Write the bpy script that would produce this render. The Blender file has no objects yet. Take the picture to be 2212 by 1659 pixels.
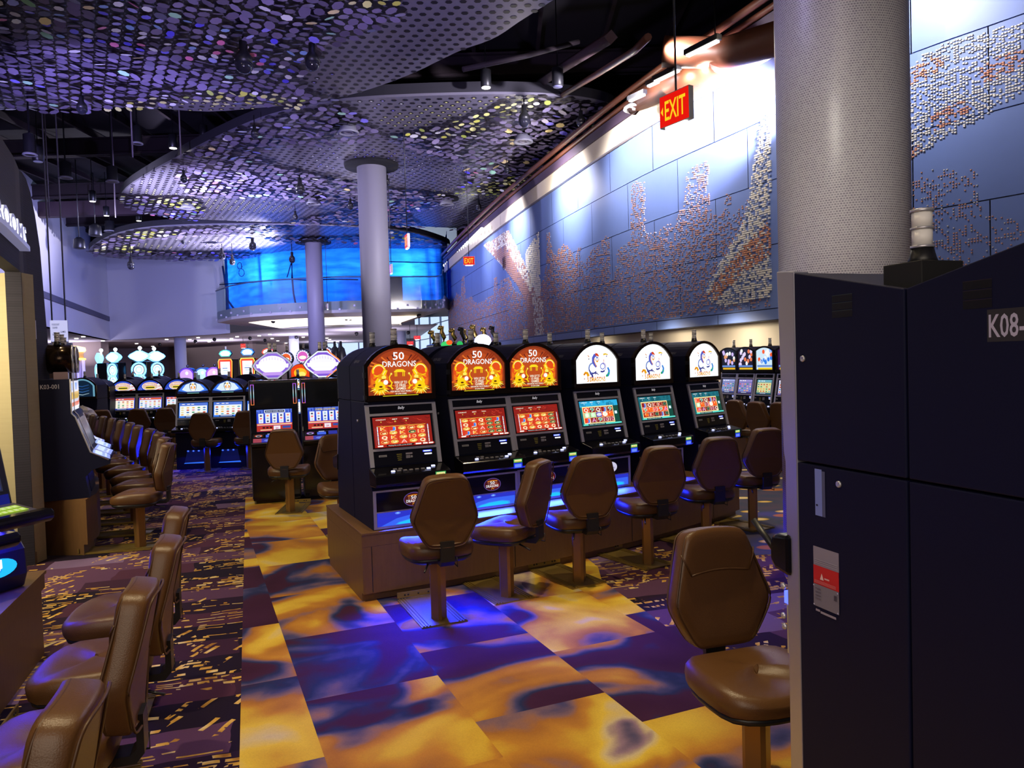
import bpy, math, random
import numpy as np
from mathutils import Vector, Matrix

# ------------------------------------------------------------------ camera
F_PX, CX, CY, CAM_H = 1620.0, 1106.0, 829.5, 1.7
ROLL = math.atan(0.03)
PITCH = math.atan((829.5 - 780.0) * math.cos(ROLL) / F_PX)
_f = Vector((0, math.cos(PITCH), -math.sin(PITCH)))
_r0 = Vector((1, 0, 0)); _u0 = _r0.cross(_f)
CR = math.cos(ROLL) * _r0 - math.sin(ROLL) * _u0
CU = math.sin(ROLL) * _r0 + math.cos(ROLL) * _u0
CO = Vector((0, 0, CAM_H))
scene = bpy.context.scene
COL = scene.collection
cam_d = bpy.data.cameras.new('camera'); cam = bpy.data.objects.new('camera', cam_d); COL.objects.link(cam)
cam_d.sensor_width = 36; cam_d.lens = F_PX / 2212 * 36; cam_d.clip_start = 0.05; cam_d.clip_end = 300
cam.matrix_world = Matrix(((CR.x, CU.x, -_f.x, 0), (CR.y, CU.y, -_f.y, 0), (CR.z, CU.z, -_f.z, CAM_H), (0, 0, 0, 1)))
scene.camera = cam

def ray(px, py): return _f * F_PX + CR * (px - CX) - CU * (py - CY)
def at(px, py, z=0.0):
    d = ray(px, py); return CO + d * ((z - CAM_H) / d.z)
def atY(px, py, Y):
    d = ray(px, py); return CO + d * (Y / d.y)

# ------------------------------------------------------------------ world, exposure, large lights
w = bpy.data.worlds.new('world'); scene.world = w; w.use_nodes = True
w.node_tree.nodes['Background'].inputs[0].default_value = (0.32, 0.29, 0.46, 1)
w.node_tree.nodes['Background'].inputs[1].default_value = 0.13
scene.view_settings.view_transform = 'Standard'; scene.view_settings.look = 'None'
scene.view_settings.gamma = 1; scene.view_settings.use_curve_mapping = False
scene.view_settings.exposure = 0.0
cy = scene.cycles
cy.use_denoising = True; cy.max_bounces = 5; cy.diffuse_bounces = 2; cy.glossy_bounces = 3
cy.transmission_bounces = 4; cy.transparent_max_bounces = 6
cy.caustics_reflective = False; cy.caustics_refractive = False
cy.sample_clamp_indirect = 4.0; cy.sample_clamp_direct = 0

def light(kind, name, loc, energy, color, target=None, size=0.3, size_y=None, spot=60, blend=0.6):
    d = bpy.data.lights.new(name, kind); d.energy = energy; d.color = color
    if kind == 'AREA':
        d.size = size
        if size_y: d.shape = 'RECTANGLE'; d.size_y = size_y
    elif kind in ('SPOT', 'POINT'): d.shadow_soft_size = size
    if kind == 'SPOT': d.spot_size = math.radians(spot); d.spot_blend = blend
    o = bpy.data.objects.new(name, d); COL.objects.link(o); o.location = loc
    if target is not None:
        o.rotation_euler = (Vector(target) - Vector(loc)).to_track_quat('-Z', 'Y').to_euler()
    return o

WARM = (1.0, 0.78, 0.46); WHITE = (1.0, 0.93, 0.85); COOL = (0.62, 0.66, 1.0); VIO = (0.42, 0.36, 1.0); BLUE = (0.006, 0.018, 1.0)
# house downlights between the ceiling clouds
for p, e, c, s in [((-2.2, 2.6, 7.0), 650, WARM, 70), ((0.4, 3.4, 7.2), 800, WARM, 58), ((2.6, 6.4, 7.2), 620, WARM, 60), ((-5, 8.5, 7.2), 560, WARM, 70),
                   ((-3.0, 6.2, 7.2), 300, WARM, 60), ((3.2, 10.5, 7.0), 500, WARM, 70), ((-7.5, 15, 7.5), 500, WARM, 80), ((-1.5, 12, 7.2), 350, COOL, 70)]:
    light('SPOT', 'house_downlight', p, e, c, (p[0], p[1], 0), 0.08, spot=s, blend=0.8)
# coloured show lights raking the ceiling clouds from below
for p, t, e, c, s in [((-9, 12, 3.6), (-8, 19, 8), 900, VIO, 70), ((4.5, 11.5, 5.6), (-1, 24, 8), 2600, (0.86, 0.80, 1.0), 75), ((-14, 24, 4.5), (-8, 27, 8), 2600, (0.7, 0.66, 1.0), 90),
                      ((-3, 8, 3.0), (-3, 16, 8), 500, (0.5, 0.42, 1.0), 80), ((-12, 38, 5), (-14, 36, 8), 2500, (0.8, 0.76, 1.0), 110)]:
    light('SPOT', 'show_light', p, e * 3.4, c, t, 0.15, spot=s, blend=0.9)
light('AREA', 'fill_light', (-0.5, -1.5, 3.0), 75, (1.0, 0.84, 0.66), (0.3, 6.5, 0.6), 3.0, 3.0)  # added soft fill from behind the camera, no fixture there
light('AREA', 'fill_light', (-6.5, 5.0, 6.8), 55, (1.0, 0.82, 0.62), (-3.5, 8.5, 0.6), 2.0, 2.0)  # second added fill, over the left side
# purple flood on the far white walls
light('SPOT', 'wall_flood', (-9, 22, 3.0), 12500, (0.44, 0.44, 1.0), (-21, 47, 6), 0.3, spot=70, blend=0.9)
light('SPOT', 'wall_flood', (-6, 22, 5.5), 6200, (0.44, 0.44, 1.0), (-24, 40, 7), 0.3, spot=80, blend=0.9)

# ------------------------------------------------------------------ materials
MATS = {}
def srgb(h, k=1.0):
    h = h.lstrip('#'); r = [int(h[i:i + 2], 16) / 255 for i in (0, 2, 4)]
    return tuple(k * (x / 12.92 if x <= 0.04045 else ((x + 0.055) / 1.055) ** 2.4) for x in r)
def mat(name, color=(0.5, 0.5, 0.5), rough=0.5, metal=0.0, emit=None, strength=1.0, noise=None, bump=0.0, nscale=20, spec=None, coat=0):
    if name in MATS: return MATS[name]
    if isinstance(color, str): color = srgb(color)
    m = bpy.data.materials.new(name); m.use_nodes = True; nt = m.node_tree; b = nt.nodes['Principled BSDF']
    b.inputs['Base Color'].default_value = (*color, 1); b.inputs['Roughness'].default_value = rough; b.inputs['Metallic'].default_value = metal
    if spec is not None: b.inputs['Specular IOR Level'].default_value = spec
    if coat: b.inputs['Coat Weight'].default_value = coat; b.inputs['Coat Roughness'].default_value = 0.15
    if emit is not None:
        if isinstance(emit, str): emit = srgb(emit)
        b.inputs['Emission Color'].default_value = (*emit, 1); b.inputs['Emission Strength'].default_value = strength
    if noise or bump:
        tc = nt.nodes.new('ShaderNodeTexCoord'); n = nt.nodes.new('ShaderNodeTexNoise'); n.inputs['Scale'].default_value = nscale; n.inputs['Detail'].default_value = 5
        nt.links.new(tc.outputs['Object'], n.inputs['Vector'])
        if noise:
            mx = nt.nodes.new('ShaderNodeMix'); mx.data_type = 'RGBA'
            nt.links.new(n.outputs['Fac'], mx.inputs[0])
            mx.inputs[6].default_value = (*[x * (1 - noise) for x in color], 1); mx.inputs[7].default_value = (*[min(1, x * (1 + noise)) for x in color], 1)
            nt.links.new(mx.outputs[2], b.inputs['Base Color'])
        if bump:
            bp = nt.nodes.new('ShaderNodeBump'); bp.inputs['Strength'].default_value = bump; bp.inputs['Distance'].default_value = 0.01
            nt.links.new(n.outputs['Fac'], bp.inputs['Height']); nt.links.new(bp.outputs[0], b.inputs['Normal'])
    MATS[name] = m; return m

class NT:
    """small helper for procedural node trees"""
    def __init__(s, name):
        s.m = bpy.data.materials.new(name); s.m.use_nodes = True; s.t = s.m.node_tree; s.b = s.t.nodes['Principled BSDF']; MATS[name] = s.m
    def n(s, typ, ins=None, **kw):
        x = s.t.nodes.new('ShaderNode' + typ)
        for k, v in kw.items(): setattr(x, k, v)
        for k, v in (ins or {}).items(): s.set(x.inputs[k], v)
        return x
    def set(s, sock, v):
        if hasattr(v, 'is_linked') or isinstance(v, bpy.types.NodeSocket): s.t.links.new(v, sock)
        else: sock.default_value = v
    def math(s, op, a, b=0.0, c=None):
        x = s.n('Math', operation=op); s.set(x.inputs[0], a); s.set(x.inputs[1], b)
        if c is not None: s.set(x.inputs[2], c)
        return x.outputs[0]
    def mix(s, f, a, b):
        x = s.n('Mix', data_type='RGBA'); s.set(x.inputs[0], f)
        s.set(x.inputs[6], a if not isinstance(a, tuple) else (*a[:3], 1)); s.set(x.inputs[7], b if not isinstance(b, tuple) else (*b[:3], 1))
        return x.outputs[2]
    def ramp(s, f, stops, interp='LINEAR'):
        x = s.n('ValToRGB'); s.set(x.inputs[0], f); x.color_ramp.interpolation = interp
        e = x.color_ramp.elements
        while len(e) > 1: e.remove(e[-1])
        e[0].position = stops[0][0]; e[0].color = (*stops[0][1], 1)
        for p, c in stops[1:]:
            k = e.new(p); k.color = (*c, 1)
        return x.outputs[0]
    def pos(s, rot=0.0, scale=(1, 1, 1), loc=(0, 0, 0)):
        g = s.n('NewGeometry'); mp = s.n('Mapping', {'Vector': g.outputs['Position'], 'Rotation': (0, 0, rot), 'Scale': scale, 'Location': loc})
        return mp.outputs[0]
    def brick(s, vec, wdt, hgt, off=0.5, mortar=0.0, freq=2):
        x = s.n('TexBrick', {'Vector': vec, 'Color1': (0, 0, 0, 1), 'Color2': (1, 1, 1, 1), 'Mortar': (0, 0, 0, 1), 'Scale': 1.0, 'Mortar Size': mortar, 'Bias': 0.0, 'Brick Width': wdt, 'Row Height': hgt})
        x.offset = off; x.offset_frequency = freq; x.squash = 1.0; return x
    def noise(s, vec, sc, det=2.0, dist=0.0, rough=0.5):
        return s.n('TexNoise', {'Vector': vec, 'Scale': sc, 'Detail': det, 'Distortion': dist, 'Roughness': rough})
    def out(s, col=None, rough=None):
        if col is not None: s.set(s.b.inputs['Base Color'], col)
        if rough is not None: s.set(s.b.inputs['Roughness'], rough)
        return s.m

def carpet_paint():
    a = NT('watercolour carpet'); v = a.pos(rot=math.radians(67))
    br = a.brick(a.n('VectorMath', {0: v, 1: (0.13, 0.24, 0)}, operation='ADD').outputs[0], 0.94, 0.70, 0.37)
    rid = a.n('SeparateColor', {0: br.outputs['Color']}).outputs[0]
    off = a.n('CombineXYZ', {'X': a.math('MULTIPLY', rid, 31.0), 'Y': a.math('MULTIPLY', rid, 17.0), 'Z': a.math('MULTIPLY', rid, 53.0)})
    vv = a.n('VectorMath', {0: v, 1: off.outputs[0]}, operation='ADD').outputs[0]
    nz = a.noise(vv, 1.15, 2.5, 0.9, 0.42).outputs['Fac']
    n2 = a.noise(vv, 4.5, 3.0, 0.4).outputs['Fac']
    f = a.math('ADD', nz, a.math('MULTIPLY', a.math('SUBTRACT', rid, 0.50), 0.24))
    f = a.math('ADD', f, a.math('MULTIPLY', a.math('SUBTRACT', n2, 0.5), 0.09))
    c = a.ramp(f, [(0.0, srgb('#241834')), (0.25, srgb('#3c1a34')), (0.36, srgb('#44203c')), (0.395, srgb('#26325c')), (0.42, srgb('#4c4a74')), (0.45, srgb('#8a6a70')), (0.475, srgb('#b07434')), (0.52, srgb('#c88c34')),
                   (0.56, srgb('#dcb23c')), (0.62, srgb('#ecca48')), (0.67, srgb('#dcc898')), (0.71, srgb('#9a7e92')), (0.76, srgb('#343e68')), (0.84, srgb('#3c1a34')), (1, srgb('#241834'))])
    g = a.noise(a.pos(), 160, 3).outputs['Fac']
    c = a.mix(a.math('MULTIPLY', g, 0.30), c, (0.02, 0.015, 0.02))
    bp = a.n('Bump', {'Height': g, 'Strength': 0.25, 'Distance': 0.004}); a.set(a.b.inputs['Normal'], bp.outputs[0])
    a.b.inputs['Specular IOR Level'].default_value = 0.15
    return a.out(c, 0.95)
def carpet_city():
    a = NT('city lights carpet'); v = a.pos(rot=math.radians(-18)); v2 = a.pos(rot=math.radians(-75))
    wob = a.noise(v, 3.0, 2).outputs['Color']
    vw = a.n('VectorMath', {0: v, 1: a.n('VectorMath', {0: wob, 3: 0.10}, operation='SCALE').outputs[0]}, operation='ADD').outputs[0]
    big = a.n('SeparateColor', {0: a.brick(vw, 1.05, 0.42, 0.43).outputs['Color']}).outputs[0]
    big2 = a.n('SeparateColor', {0: a.brick(vw, 0.62, 0.30, 0.3).outputs['Color']}).outputs[0]
    d1 = a.n('SeparateColor', {0: a.brick(vw, 0.085, 0.050, 0.5, 0.010).outputs['Color']}).outputs[0]
    d2 = a.n('SeparateColor', {0: a.brick(a.n('VectorMath', {0: v2, 1: a.n('VectorMath', {0: wob, 3: 0.08}, operation='SCALE').outputs[0]}, operation='ADD').outputs[0], 0.14, 0.05, 0.5, 0.012).outputs['Color']}).outputs[0]
    d3 = a.n('SeparateColor', {0: a.brick(vw, 0.20, 0.028, 0.4, 0.008).outputs['Color']}).outputs[0]
    base = a.ramp(big2, [(0.0, srgb('#1c1024')), (0.22, srgb('#3c2036')), (0.42, srgb('#5c3c5a')), (0.60, srgb('#2a1830')), (0.76, srgb('#7c6488')), (0.9, srgb('#4e2a40'))], 'CONSTANT')
    gold = a.ramp(a.noise(v, 9, 2).outputs['Fac'], [(0.3, srgb('#a8752c')), (0.5, srgb('#e0b24c')), (0.7, srgb('#f0dca0'))])
    m1 = a.math('MULTIPLY', a.math('GREATER_THAN', d1, 0.62), a.math('GREATER_THAN', a.noise(v, 2.1, 1).outputs['Fac'], 0.52))
    m2 = a.math('MULTIPLY', a.math('GREATER_THAN', d2, 0.66), a.math('GREATER_THAN', big, 0.55))
    m3 = a.math('MULTIPLY', a.math('GREATER_THAN', d3, 0.74), a.math('LESS_THAN', big, 0.40))
    m = a.math('MAXIMUM', m1, a.math('MAXIMUM', m2, m3))
    m = a.math('MULTIPLY', m, a.math('GREATER_THAN', a.noise(v, 14, 1).outputs['Fac'], 0.40))
    c = a.mix(m, base, gold)
    g = a.noise(a.pos(), 160, 3).outputs['Fac']
    c = a.mix(a.math('MULTIPLY', g, 0.30), c, (0.02, 0.015, 0.02))
    a.b.inputs['Specular IOR Level'].default_value = 0.15
    return a.out(c, 0.95)
def carpet_bubbles():
    a = NT('bubble carpet'); v = a.pos(rot=math.radians(-30), scale=(1.0, 1.6, 1))
    vo = a.n('TexVoronoi', {'Vector': v, 'Scale': 2.6, 'Randomness': 0.75})
    c = a.ramp(vo.outputs['Distance'], [(0.0, srgb('#f2e0a8')), (0.26, srgb('#f2e0a8')), (0.33, srgb('#d8b040')), (0.38, srgb('#3c4660')), (1, srgb('#5a4a60'))])
    c2 = a.ramp(vo.outputs['Distance'], [(0.0, srgb('#c07838')), (0.36, srgb('#b06a34')), (0.40, srgb('#3c4660')), (1, srgb('#5a4a60'))])
    rid = a.n('SeparateColor', {0: vo.outputs['Color']}).outputs[0]
    return a.out(a.mix(a.math('GREATER_THAN', rid, 0.7), c, c2), 0.95)
def tile_column():
    a = NT('penny tile'); tc = a.n('TexCoord'); uv = tc.outputs['UV']
    br = a.brick(uv, 0.019, 0.0165, 0.5, 0.0022)
    rid = a.n('SeparateColor', {0: br.outputs['Color']}).outputs[0]
    c = a.mix(rid, srgb('#8d8792'), srgb('#a5a0a6')); c = a.mix(br.outputs['Fac'], c, srgb('#d8d4d6'))
    bp = a.n('Bump', {'Height': a.math('SUBTRACT', 1.0, br.outputs['Fac']), 'Strength': 0.4, 'Distance': 0.004}); a.set(a.b.inputs['Normal'], bp.outputs[0])
    return a.out(c, 0.35)
def striped(name, c1, c2, period, axis='z', rough=0.6):
    a = NT(name); g = a.n('NewGeometry'); sp = a.n('SeparateXYZ', {0: g.outputs['Position']})
    nz = a.noise(a.n('Mapping', {'Vector': g.outputs['Position'], 'Scale': (2, 2, 1 / period)}).outputs[0], 1.0, 3).outputs['Fac']
    wv = a.math('FRACT', a.math('MULTIPLY', sp.outputs[2], 1 / period))
    f = a.math('ADD', a.math('MULTIPLY', wv, 0.4), a.math('MULTIPLY', nz, 0.6))
    return a.out(a.mix(f, c1, c2), rough)
def wood(name, c1, c2, rough=0.45):
    a = NT(name); tc = a.n('TexCoord'); mp = a.n('Mapping', {'Vector': tc.outputs['Object'], 'Scale': (9, 9, 0.9)}).outputs[0]
    f = a.noise(mp, 5.0, 6, 0.3, 0.65).outputs['Fac']
    f2 = a.noise(tc.outputs['Object'], 120, 2).outputs['Fac']
    return a.out(a.mix(a.math('ADD', a.math('MULTIPLY', f, 0.8), a.math('MULTIPLY', f2, 0.2)), c1, c2), rough)
def attr_mat(name, emissive, rough=0.5, metal=0.0):
    m = bpy.data.materials.new(name); m.use_nodes = True; nt = m.node_tree; b = nt.nodes['Principled BSDF']
    at_ = nt.nodes.new('ShaderNodeAttribute'); at_.attribute_name = 'Col'
    if emissive:
        b.inputs['Base Color'].default_value = (0.01, 0.01, 0.01, 1); b.inputs['Roughness'].default_value = 0.15
        nt.links.new(at_.outputs['Color'], b.inputs['Emission Color']); b.inputs['Emission Strength'].default_value = 1.0
        m.cycles.emission_sampling = 'NONE'
    else:
        nt.links.new(at_.outputs['Color'], b.inputs['Base Color']); b.inputs['Roughness'].default_value = rough; b.inputs['Metallic'].default_value = metal
    MATS[name] = m; return m

PAINT = carpet_paint(); CITY = carpet_city(); BUBBLE = carpet_bubbles(); TILE = tile_column()
LIT = attr_mat('backlit artwork', True); PRINT = attr_mat('printed label', False, 0.5); DISC = attr_mat('disc with painted glints', False, 0.35, 0.05); PEG = attr_mat('mural peg', False, 0.6)  # disc colours carry painted glints of reflected light
BLACK = mat('black cabinet laminate', (0.0055, 0.0065, 0.030), 0.55, noise=0.25, nscale=200, spec=0.22)
GLOSS = mat('black gloss plastic', (0.006, 0.006, 0.010), 0.12)
BRONZE = mat('dark bronze trim', (0.045, 0.028, 0.018), 0.18, 0.8)
CHROME = mat('brushed chrome', (0.66, 0.65, 0.72), 0.38, 0.65)
STEEL = mat('satin steel', (0.50, 0.49, 0.60), 0.36, 0.7, noise=0.1, nscale=6)
VINYL = mat('brown vinyl', srgb('#5e3f22'), 0.36, bump=0.12, nscale=260, noise=0.12)
PIPING = mat('brown piping', srgb('#4a2f18'), 0.45)
PLAST = mat('black plastic', (0.012, 0.012, 0.014), 0.4)
POST = mat('bronze painted post', srgb('#9a7440'), 0.34, 0.55)
PLATE = mat('gold floor plate', srgb('#a08848'), 0.35, 0.6)
PLINTH = wood('plinth laminate', srgb('#62432a'), srgb('#82603a'))
WHITEP = mat('white wall paint', (0.62, 0.62, 0.70), 0.7, bump=0.03, nscale=60)
CREAM = mat('cream wall paint', (0.75, 0.66, 0.52), 0.7)
DUCT = mat('brown painted duct', srgb('#643826'), 0.45)
DARKC = mat('dark ceiling paint', (0.004, 0.002, 0.005), 0.95)
BEAM = mat('maroon steel beam', (0.014, 0.006, 0.010), 0.8)
DARKW = striped('dark striped wallcovering', (0.006, 0.005, 0.012), (0.034, 0.028, 0.050), 0.022, rough=0.8)
FABRIC = striped('cream woven wallcovering', srgb('#9c9070'), srgb('#aca080'), 0.012, rough=0.8)
LAMPW = mat('white lamp glow', (1, 1, 1), emit=(1.0, 0.95, 0.88), strength=3)
CANDLE = mat('frosted acrylic', (0.93, 0.91, 0.90), 0.5)
SCREENB = mat('dark glass screen', (0.012, 0.014, 0.018), 0.06)

# ------------------------------------------------------------------ mesh building
class MB:
    def __init__(s): s.v = []; s.f = []; s.m = []; s.c = []; s.sm = []
    def add(s, vs, fs, m=0, col=(0.5, 0.5, 0.5), smooth=False):
        o = len(s.v); s.v += [tuple(x) for x in vs]
        for f in fs: s.f.append(tuple(o + i for i in f)); s.m.append(m); s.c.append(col); s.sm.append(smooth)
        return s
    def box(s, x0, x1, y0, y1, z0, z1, m=0, M=None, col=(.5, .5, .5)):
        v = [Vector(p) for p in ((x0, y0, z0), (x1, y0, z0), (x1, y1, z0), (x0, y1, z0), (x0, y0, z1), (x1, y0, z1), (x1, y1, z1), (x0, y1, z1))]
        if M is not None: v = [M @ p for p in v]
        return s.add(v, [(0, 3, 2, 1), (4, 5, 6, 7), (0, 1, 5, 4), (1, 2, 6, 5), (2, 3, 7, 6), (3, 0, 4, 7)], m, col)
    def prism(s, pts, axis, a0, a1, m=0, M=None, smooth=False, col=(.5, .5, .5)):
        def mk(p, a): return {'x': (a, p[0], p[1]), 'y': (p[0], a, p[1]), 'z': (p[0], p[1], a)}[axis]
        n = len(pts); v = [Vector(mk(p, a0)) for p in pts] + [Vector(mk(p, a1)) for p in pts]
        if M is not None: v = [M @ p for p in v]
        o = len(s.v)
        s.add(v, [tuple(range(n))[::-1], tuple(range(n, 2 * n))], m, col)
        for i in range(n):
            j = (i + 1) % n; s.f.append((o + i, o + j, o + n + j, o + n + i)); s.m.append(m); s.c.append(col); s.sm.append(smooth)
        return s
    def loft(s, rings, m=0, caps=True, smooth=True, closed=True, col=(.5, .5, .5)):
        n = len(rings[0]); o = len(s.v); s.v += [tuple(p) for r in rings for p in r]
        for k in range(len(rings) - 1):
            for i in range(n if closed else n - 1):
                j = (i + 1) % n; s.f.append((o + k * n + i, o + k * n + j, o + (k + 1) * n + j, o + (k + 1) * n + i)); s.m.append(m); s.c.append(col); s.sm.append(smooth)
        if caps:
            for k, rev in ((0, True), (len(rings) - 1, False)):
                ids = [o + k * n + i for i in range(n)]; s.f.append(tuple(ids[::-1] if rev else ids)); s.m.append(m); s.c.append(col); s.sm.append(False)
        return s
    def lathe(s, prof, c=(0, 0, 0), n=16, m=0, M=None):
        rings = []
        for r, z in prof:
            ring = [Vector((r * math.cos(2 * math.pi * i / n), r * math.sin(2 * math.pi * i / n), z)) for i in range(n)]
            if M is not None: ring = [M @ p for p in ring]
            rings.append([p + Vector(c) for p in ring])
        return s.loft(rings, m)
    def tube(s, p0, p1, r, n=10, m=0, r1=None):
        p0 = Vector(p0); p1 = Vector(p1); M = (p1 - p0).to_track_quat('Z', 'Y').to_matrix()
        return s.lathe([(r, 0), (r if r1 is None else r1, (p1 - p0).length)], p0, n, m, M)
    def path(s, pts, r, n=8, m=0, closed=False):
        pts = [Vector(p) for p in pts]; rings = []
        for i, p in enumerate(pts):
            a = pts[i - 1] if (i > 0 or closed) else p; b = pts[(i + 1) % len(pts)] if (i < len(pts) - 1 or closed) else p
            M = (b - a).to_track_quat('Z', 'Y').to_matrix()
            rings.append([p + M @ Vector((r * math.cos(2 * math.pi * k / n), r * math.sin(2 * math.pi * k / n), 0)) for k in range(n)])
        if closed: rings.append(rings[0])
        return s.loft(rings, m, caps=not closed)
    def ball(s, c, r, n=12, m=0, sz=1.0):
        prof = [(max(1e-4, r * math.sin(math.pi * k / 8)), -r * sz * math.cos(math.pi * k / 8)) for k in range(9)]
        return s.lathe(prof, c, n, m)

MESH = {}
def obj(name, mb, mats, parent=None, key=None, bevel=0.0, uv=None):
    """links ONE mesh object; mb may be a function so repeats share mesh data through key"""
    if key is not None and key in MESH: me = MESH[key]
    else:
        if callable(mb): mb = mb()
        me = bpy.data.meshes.new(name)
        me.from_pydata(mb.v, [], mb.f)
        if not isinstance(mats, (list, tuple)): mats = [mats]
        for m in mats: me.materials.append(m)
        nf = len(me.polygons)
        me.polygons.foreach_set('material_index', mb.m[:nf]); me.polygons.foreach_set('use_smooth', mb.sm[:nf])
        if any(m in (LIT, PRINT, DISC, PEG) for m in mats):
            ca = me.color_attributes.new('Col', 'FLOAT_COLOR', 'CORNER')
            cnt = np.array([len(f) for f in mb.f]); cc = np.array([(*c[:3], 1.0) for c in mb.c], dtype=np.float32)
            ca.data.foreach_set('color', np.repeat(cc, cnt, axis=0).ravel())
        if uv is not None:
            ul = me.uv_layers.new(name='UVMap'); co = uv(me); ul.data.foreach_set('uv', co)
        me.update()
        if key is not None: MESH[key] = me
    o = bpy.data.objects.new(name, me); COL.objects.link(o)
    if parent is not None: o.parent = parent
    if bevel and not o.modifiers:
        b = o.modifiers.new('bevel', 'BEVEL'); b.width = bevel; b.segments = 2; b.limit_method = 'ANGLE'; b.angle_limit = math.radians(40)
    return o
def tag(o, label, cat, group=None, kind=None):
    o['label'] = label; o['category'] = cat
    if group: o['group'] = group
    if kind: o['kind'] = kind
    return o
def empty(name, loc, rz=0.0, parent=None):
    o = bpy.data.objects.new(name, None); COL.objects.link(o); o.location = loc; o.rotation_euler = (0, 0, rz); o.empty_display_size = 0.1
    if parent: o.parent = parent
    return o
def structure(name, mb, mats, bevel=0.0, uv=None, parent=None):
    o = obj(name, mb, mats, parent, bevel=bevel, uv=uv)
    if parent is None: o['kind'] = 'structure'
    return o
def dup(o, parent=None, loc=None, rz=None, label=None):
    c = o.copy(); COL.objects.link(c); c.parent = parent
    if loc is not None: c.location = loc
    if rz is not None: c.rotation_euler = (0, 0, rz)
    if label: c['label'] = label
    for ch in list(o.children): dup(ch, c)
    return c

# ------------------------------------------------------------------ flat artwork (printed or backlit graphics)
_TXT = {}
def text_mesh(s):
    if s not in _TXT:
        cu = bpy.data.curves.new('t', 'FONT'); cu.body = s; cu.size = 1.0; cu.resolution_u = 2; cu.offset = 0.014
        ob = bpy.data.objects.new('t', cu); me = bpy.data.meshes.new_from_object(ob)
        vs = [(v.co.x, v.co.y) for v in me.vertices]; fs = [tuple(p.vertices) for p in me.polygons]
        x0 = min((v[0] for v in vs), default=0); x1 = max((v[0] for v in vs), default=1)
        _TXT[s] = (vs, fs, x0, x1); bpy.data.meshes.remove(me); bpy.data.objects.remove(ob); bpy.data.curves.remove(cu)
    return _TXT[s]
class Art(MB):
    """2-D shapes on a plane: O origin, U right, V up, N out of the face"""
    def __init__(s, O=(0, 0, 0), U=(1, 0, 0), V=(0, 0, 1), N=(0, -1, 0), step=0.0004, k=1.0):
        super().__init__(); s.O, s.U, s.V, s.N = map(Vector, (O, U, V, N)); s.step = step; s.d = step; s.k = k
    def kc(s, col):
        col = srgb(col) if isinstance(col, str) else col
        return tuple(x * s.k for x in col)
    def P(s, x, y, d=None): return s.O + s.U * x + s.V * y + s.N * (s.d if d is None else d)
    def poly(s, pts, col, up=True):
        s.add([s.P(x, y) for x, y in pts], [tuple(range(len(pts)))], 0, s.kc(col))
        if up: s.d += s.step
        return s
    def rect(s, x0, y0, x1, y1, col, up=True): return s.poly([(x0, y0), (x1, y0), (x1, y1), (x0, y1)], col, up)
    def ell(s, x, y, rx, ry, col, n=16, up=True): return s.poly([(x + rx * math.cos(2 * math.pi * i / n), y + ry * math.sin(2 * math.pi * i / n)) for i in range(n)], col, up)
    def ring(s, x, y, r0, r1, col, a0=0, a1=360, n=18, sy=1.0, up=True):
        for i in range(n):
            a = math.radians(a0 + (a1 - a0) * i / n); b = math.radians(a0 + (a1 - a0) * (i + 1) / n)
            s.poly([(x + r0 * math.cos(a), y + sy * r0 * math.sin(a)), (x + r1 * math.cos(a), y + sy * r1 * math.sin(a)), (x + r1 * math.cos(b), y + sy * r1 * math.sin(b)), (x + r0 * math.cos(b), y + sy * r0 * math.sin(b))], col, False)
        if up: s.d += s.step
        return s
    wk = 1.0
    def stroke(s, pts, w0, col, w1=None, up=True):
        w0 *= s.wk; w1 = None if w1 is None else w1 * s.wk
        n = len(pts); L = []; R = []
        for i, (x, y) in enumerate(pts):
            a = pts[max(0, i - 1)]; b = pts[min(n - 1, i + 1)]; dx, dy = b[0] - a[0], b[1] - a[1]; q = math.hypot(dx, dy) or 1
            ww = (w0 + ((w0 if w1 is None else w1) - w0) * i / max(1, n - 1)) / 2
            L.append((x - dy / q * ww, y + dx / q * ww)); R.append((x + dy / q * ww, y - dx / q * ww))
        for i in range(n - 1): s.poly([L[i], R[i], R[i + 1], L[i + 1]], col, False)
        if up: s.d += s.step
        return s
    def text(s, t, x, y, h, col, wide=None, sx=1.0, shear=0.0, center=True):
        """h = capital height; wide = total width to fit"""
        vs, fs, x0, x1 = text_mesh(t)
        if not vs: return s
        ky = h / 0.70; kx = (wide / (x1 - x0)) if wide else ky * sx
        ox = x - (kx * (x0 + x1) / 2 if center else kx * x0)
        s.add([s.P(ox + kx * a + shear * ky * b, y + ky * b) for a, b in vs], fs, 0, s.kc(col)); s.d += s.step
        return s

# ================================================================== SETTING
def flat(pts, z, up=True):
    mb = MB(); p = [(q[0], q[1], z) for q in pts]
    return mb.add(p, [tuple(range(len(p)))])
structure('floor', flat([(-45, -3), (9, -3), (9, 16), (-3, 90), (-45, 90)], 0.0), CITY)
paint = [at(530, 1075), Vector((-0.3, 0.55, 0)), Vector((3.0, 0.55, 0)), Vector((3.0, 3.4, 0)), at(1560, 1430), at(1480, 1385), at(1400, 1325), at(1346, 1287), at(1300, 1255), at(1292, 1226), Vector((0.2, 8.2, 0)), Vector((-2.3, 9.9, 0))]
structure('floor', flat(paint, 0.003), PAINT)
structure('floor', flat([at(1560, 1205), at(1720, 1195), Vector((5.2, 8.6, 0)), Vector((5.2, 13.2, 0)), Vector((2.6, 12.2, 0)), Vector((2.3, 8.3, 0))], 0.003), BUBBLE)
structure('floor', flat([(-9, 6.2), (-6.2, 6.2), (-7.8, 9.5), (-12, 12)], 0.003), CITY)

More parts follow.
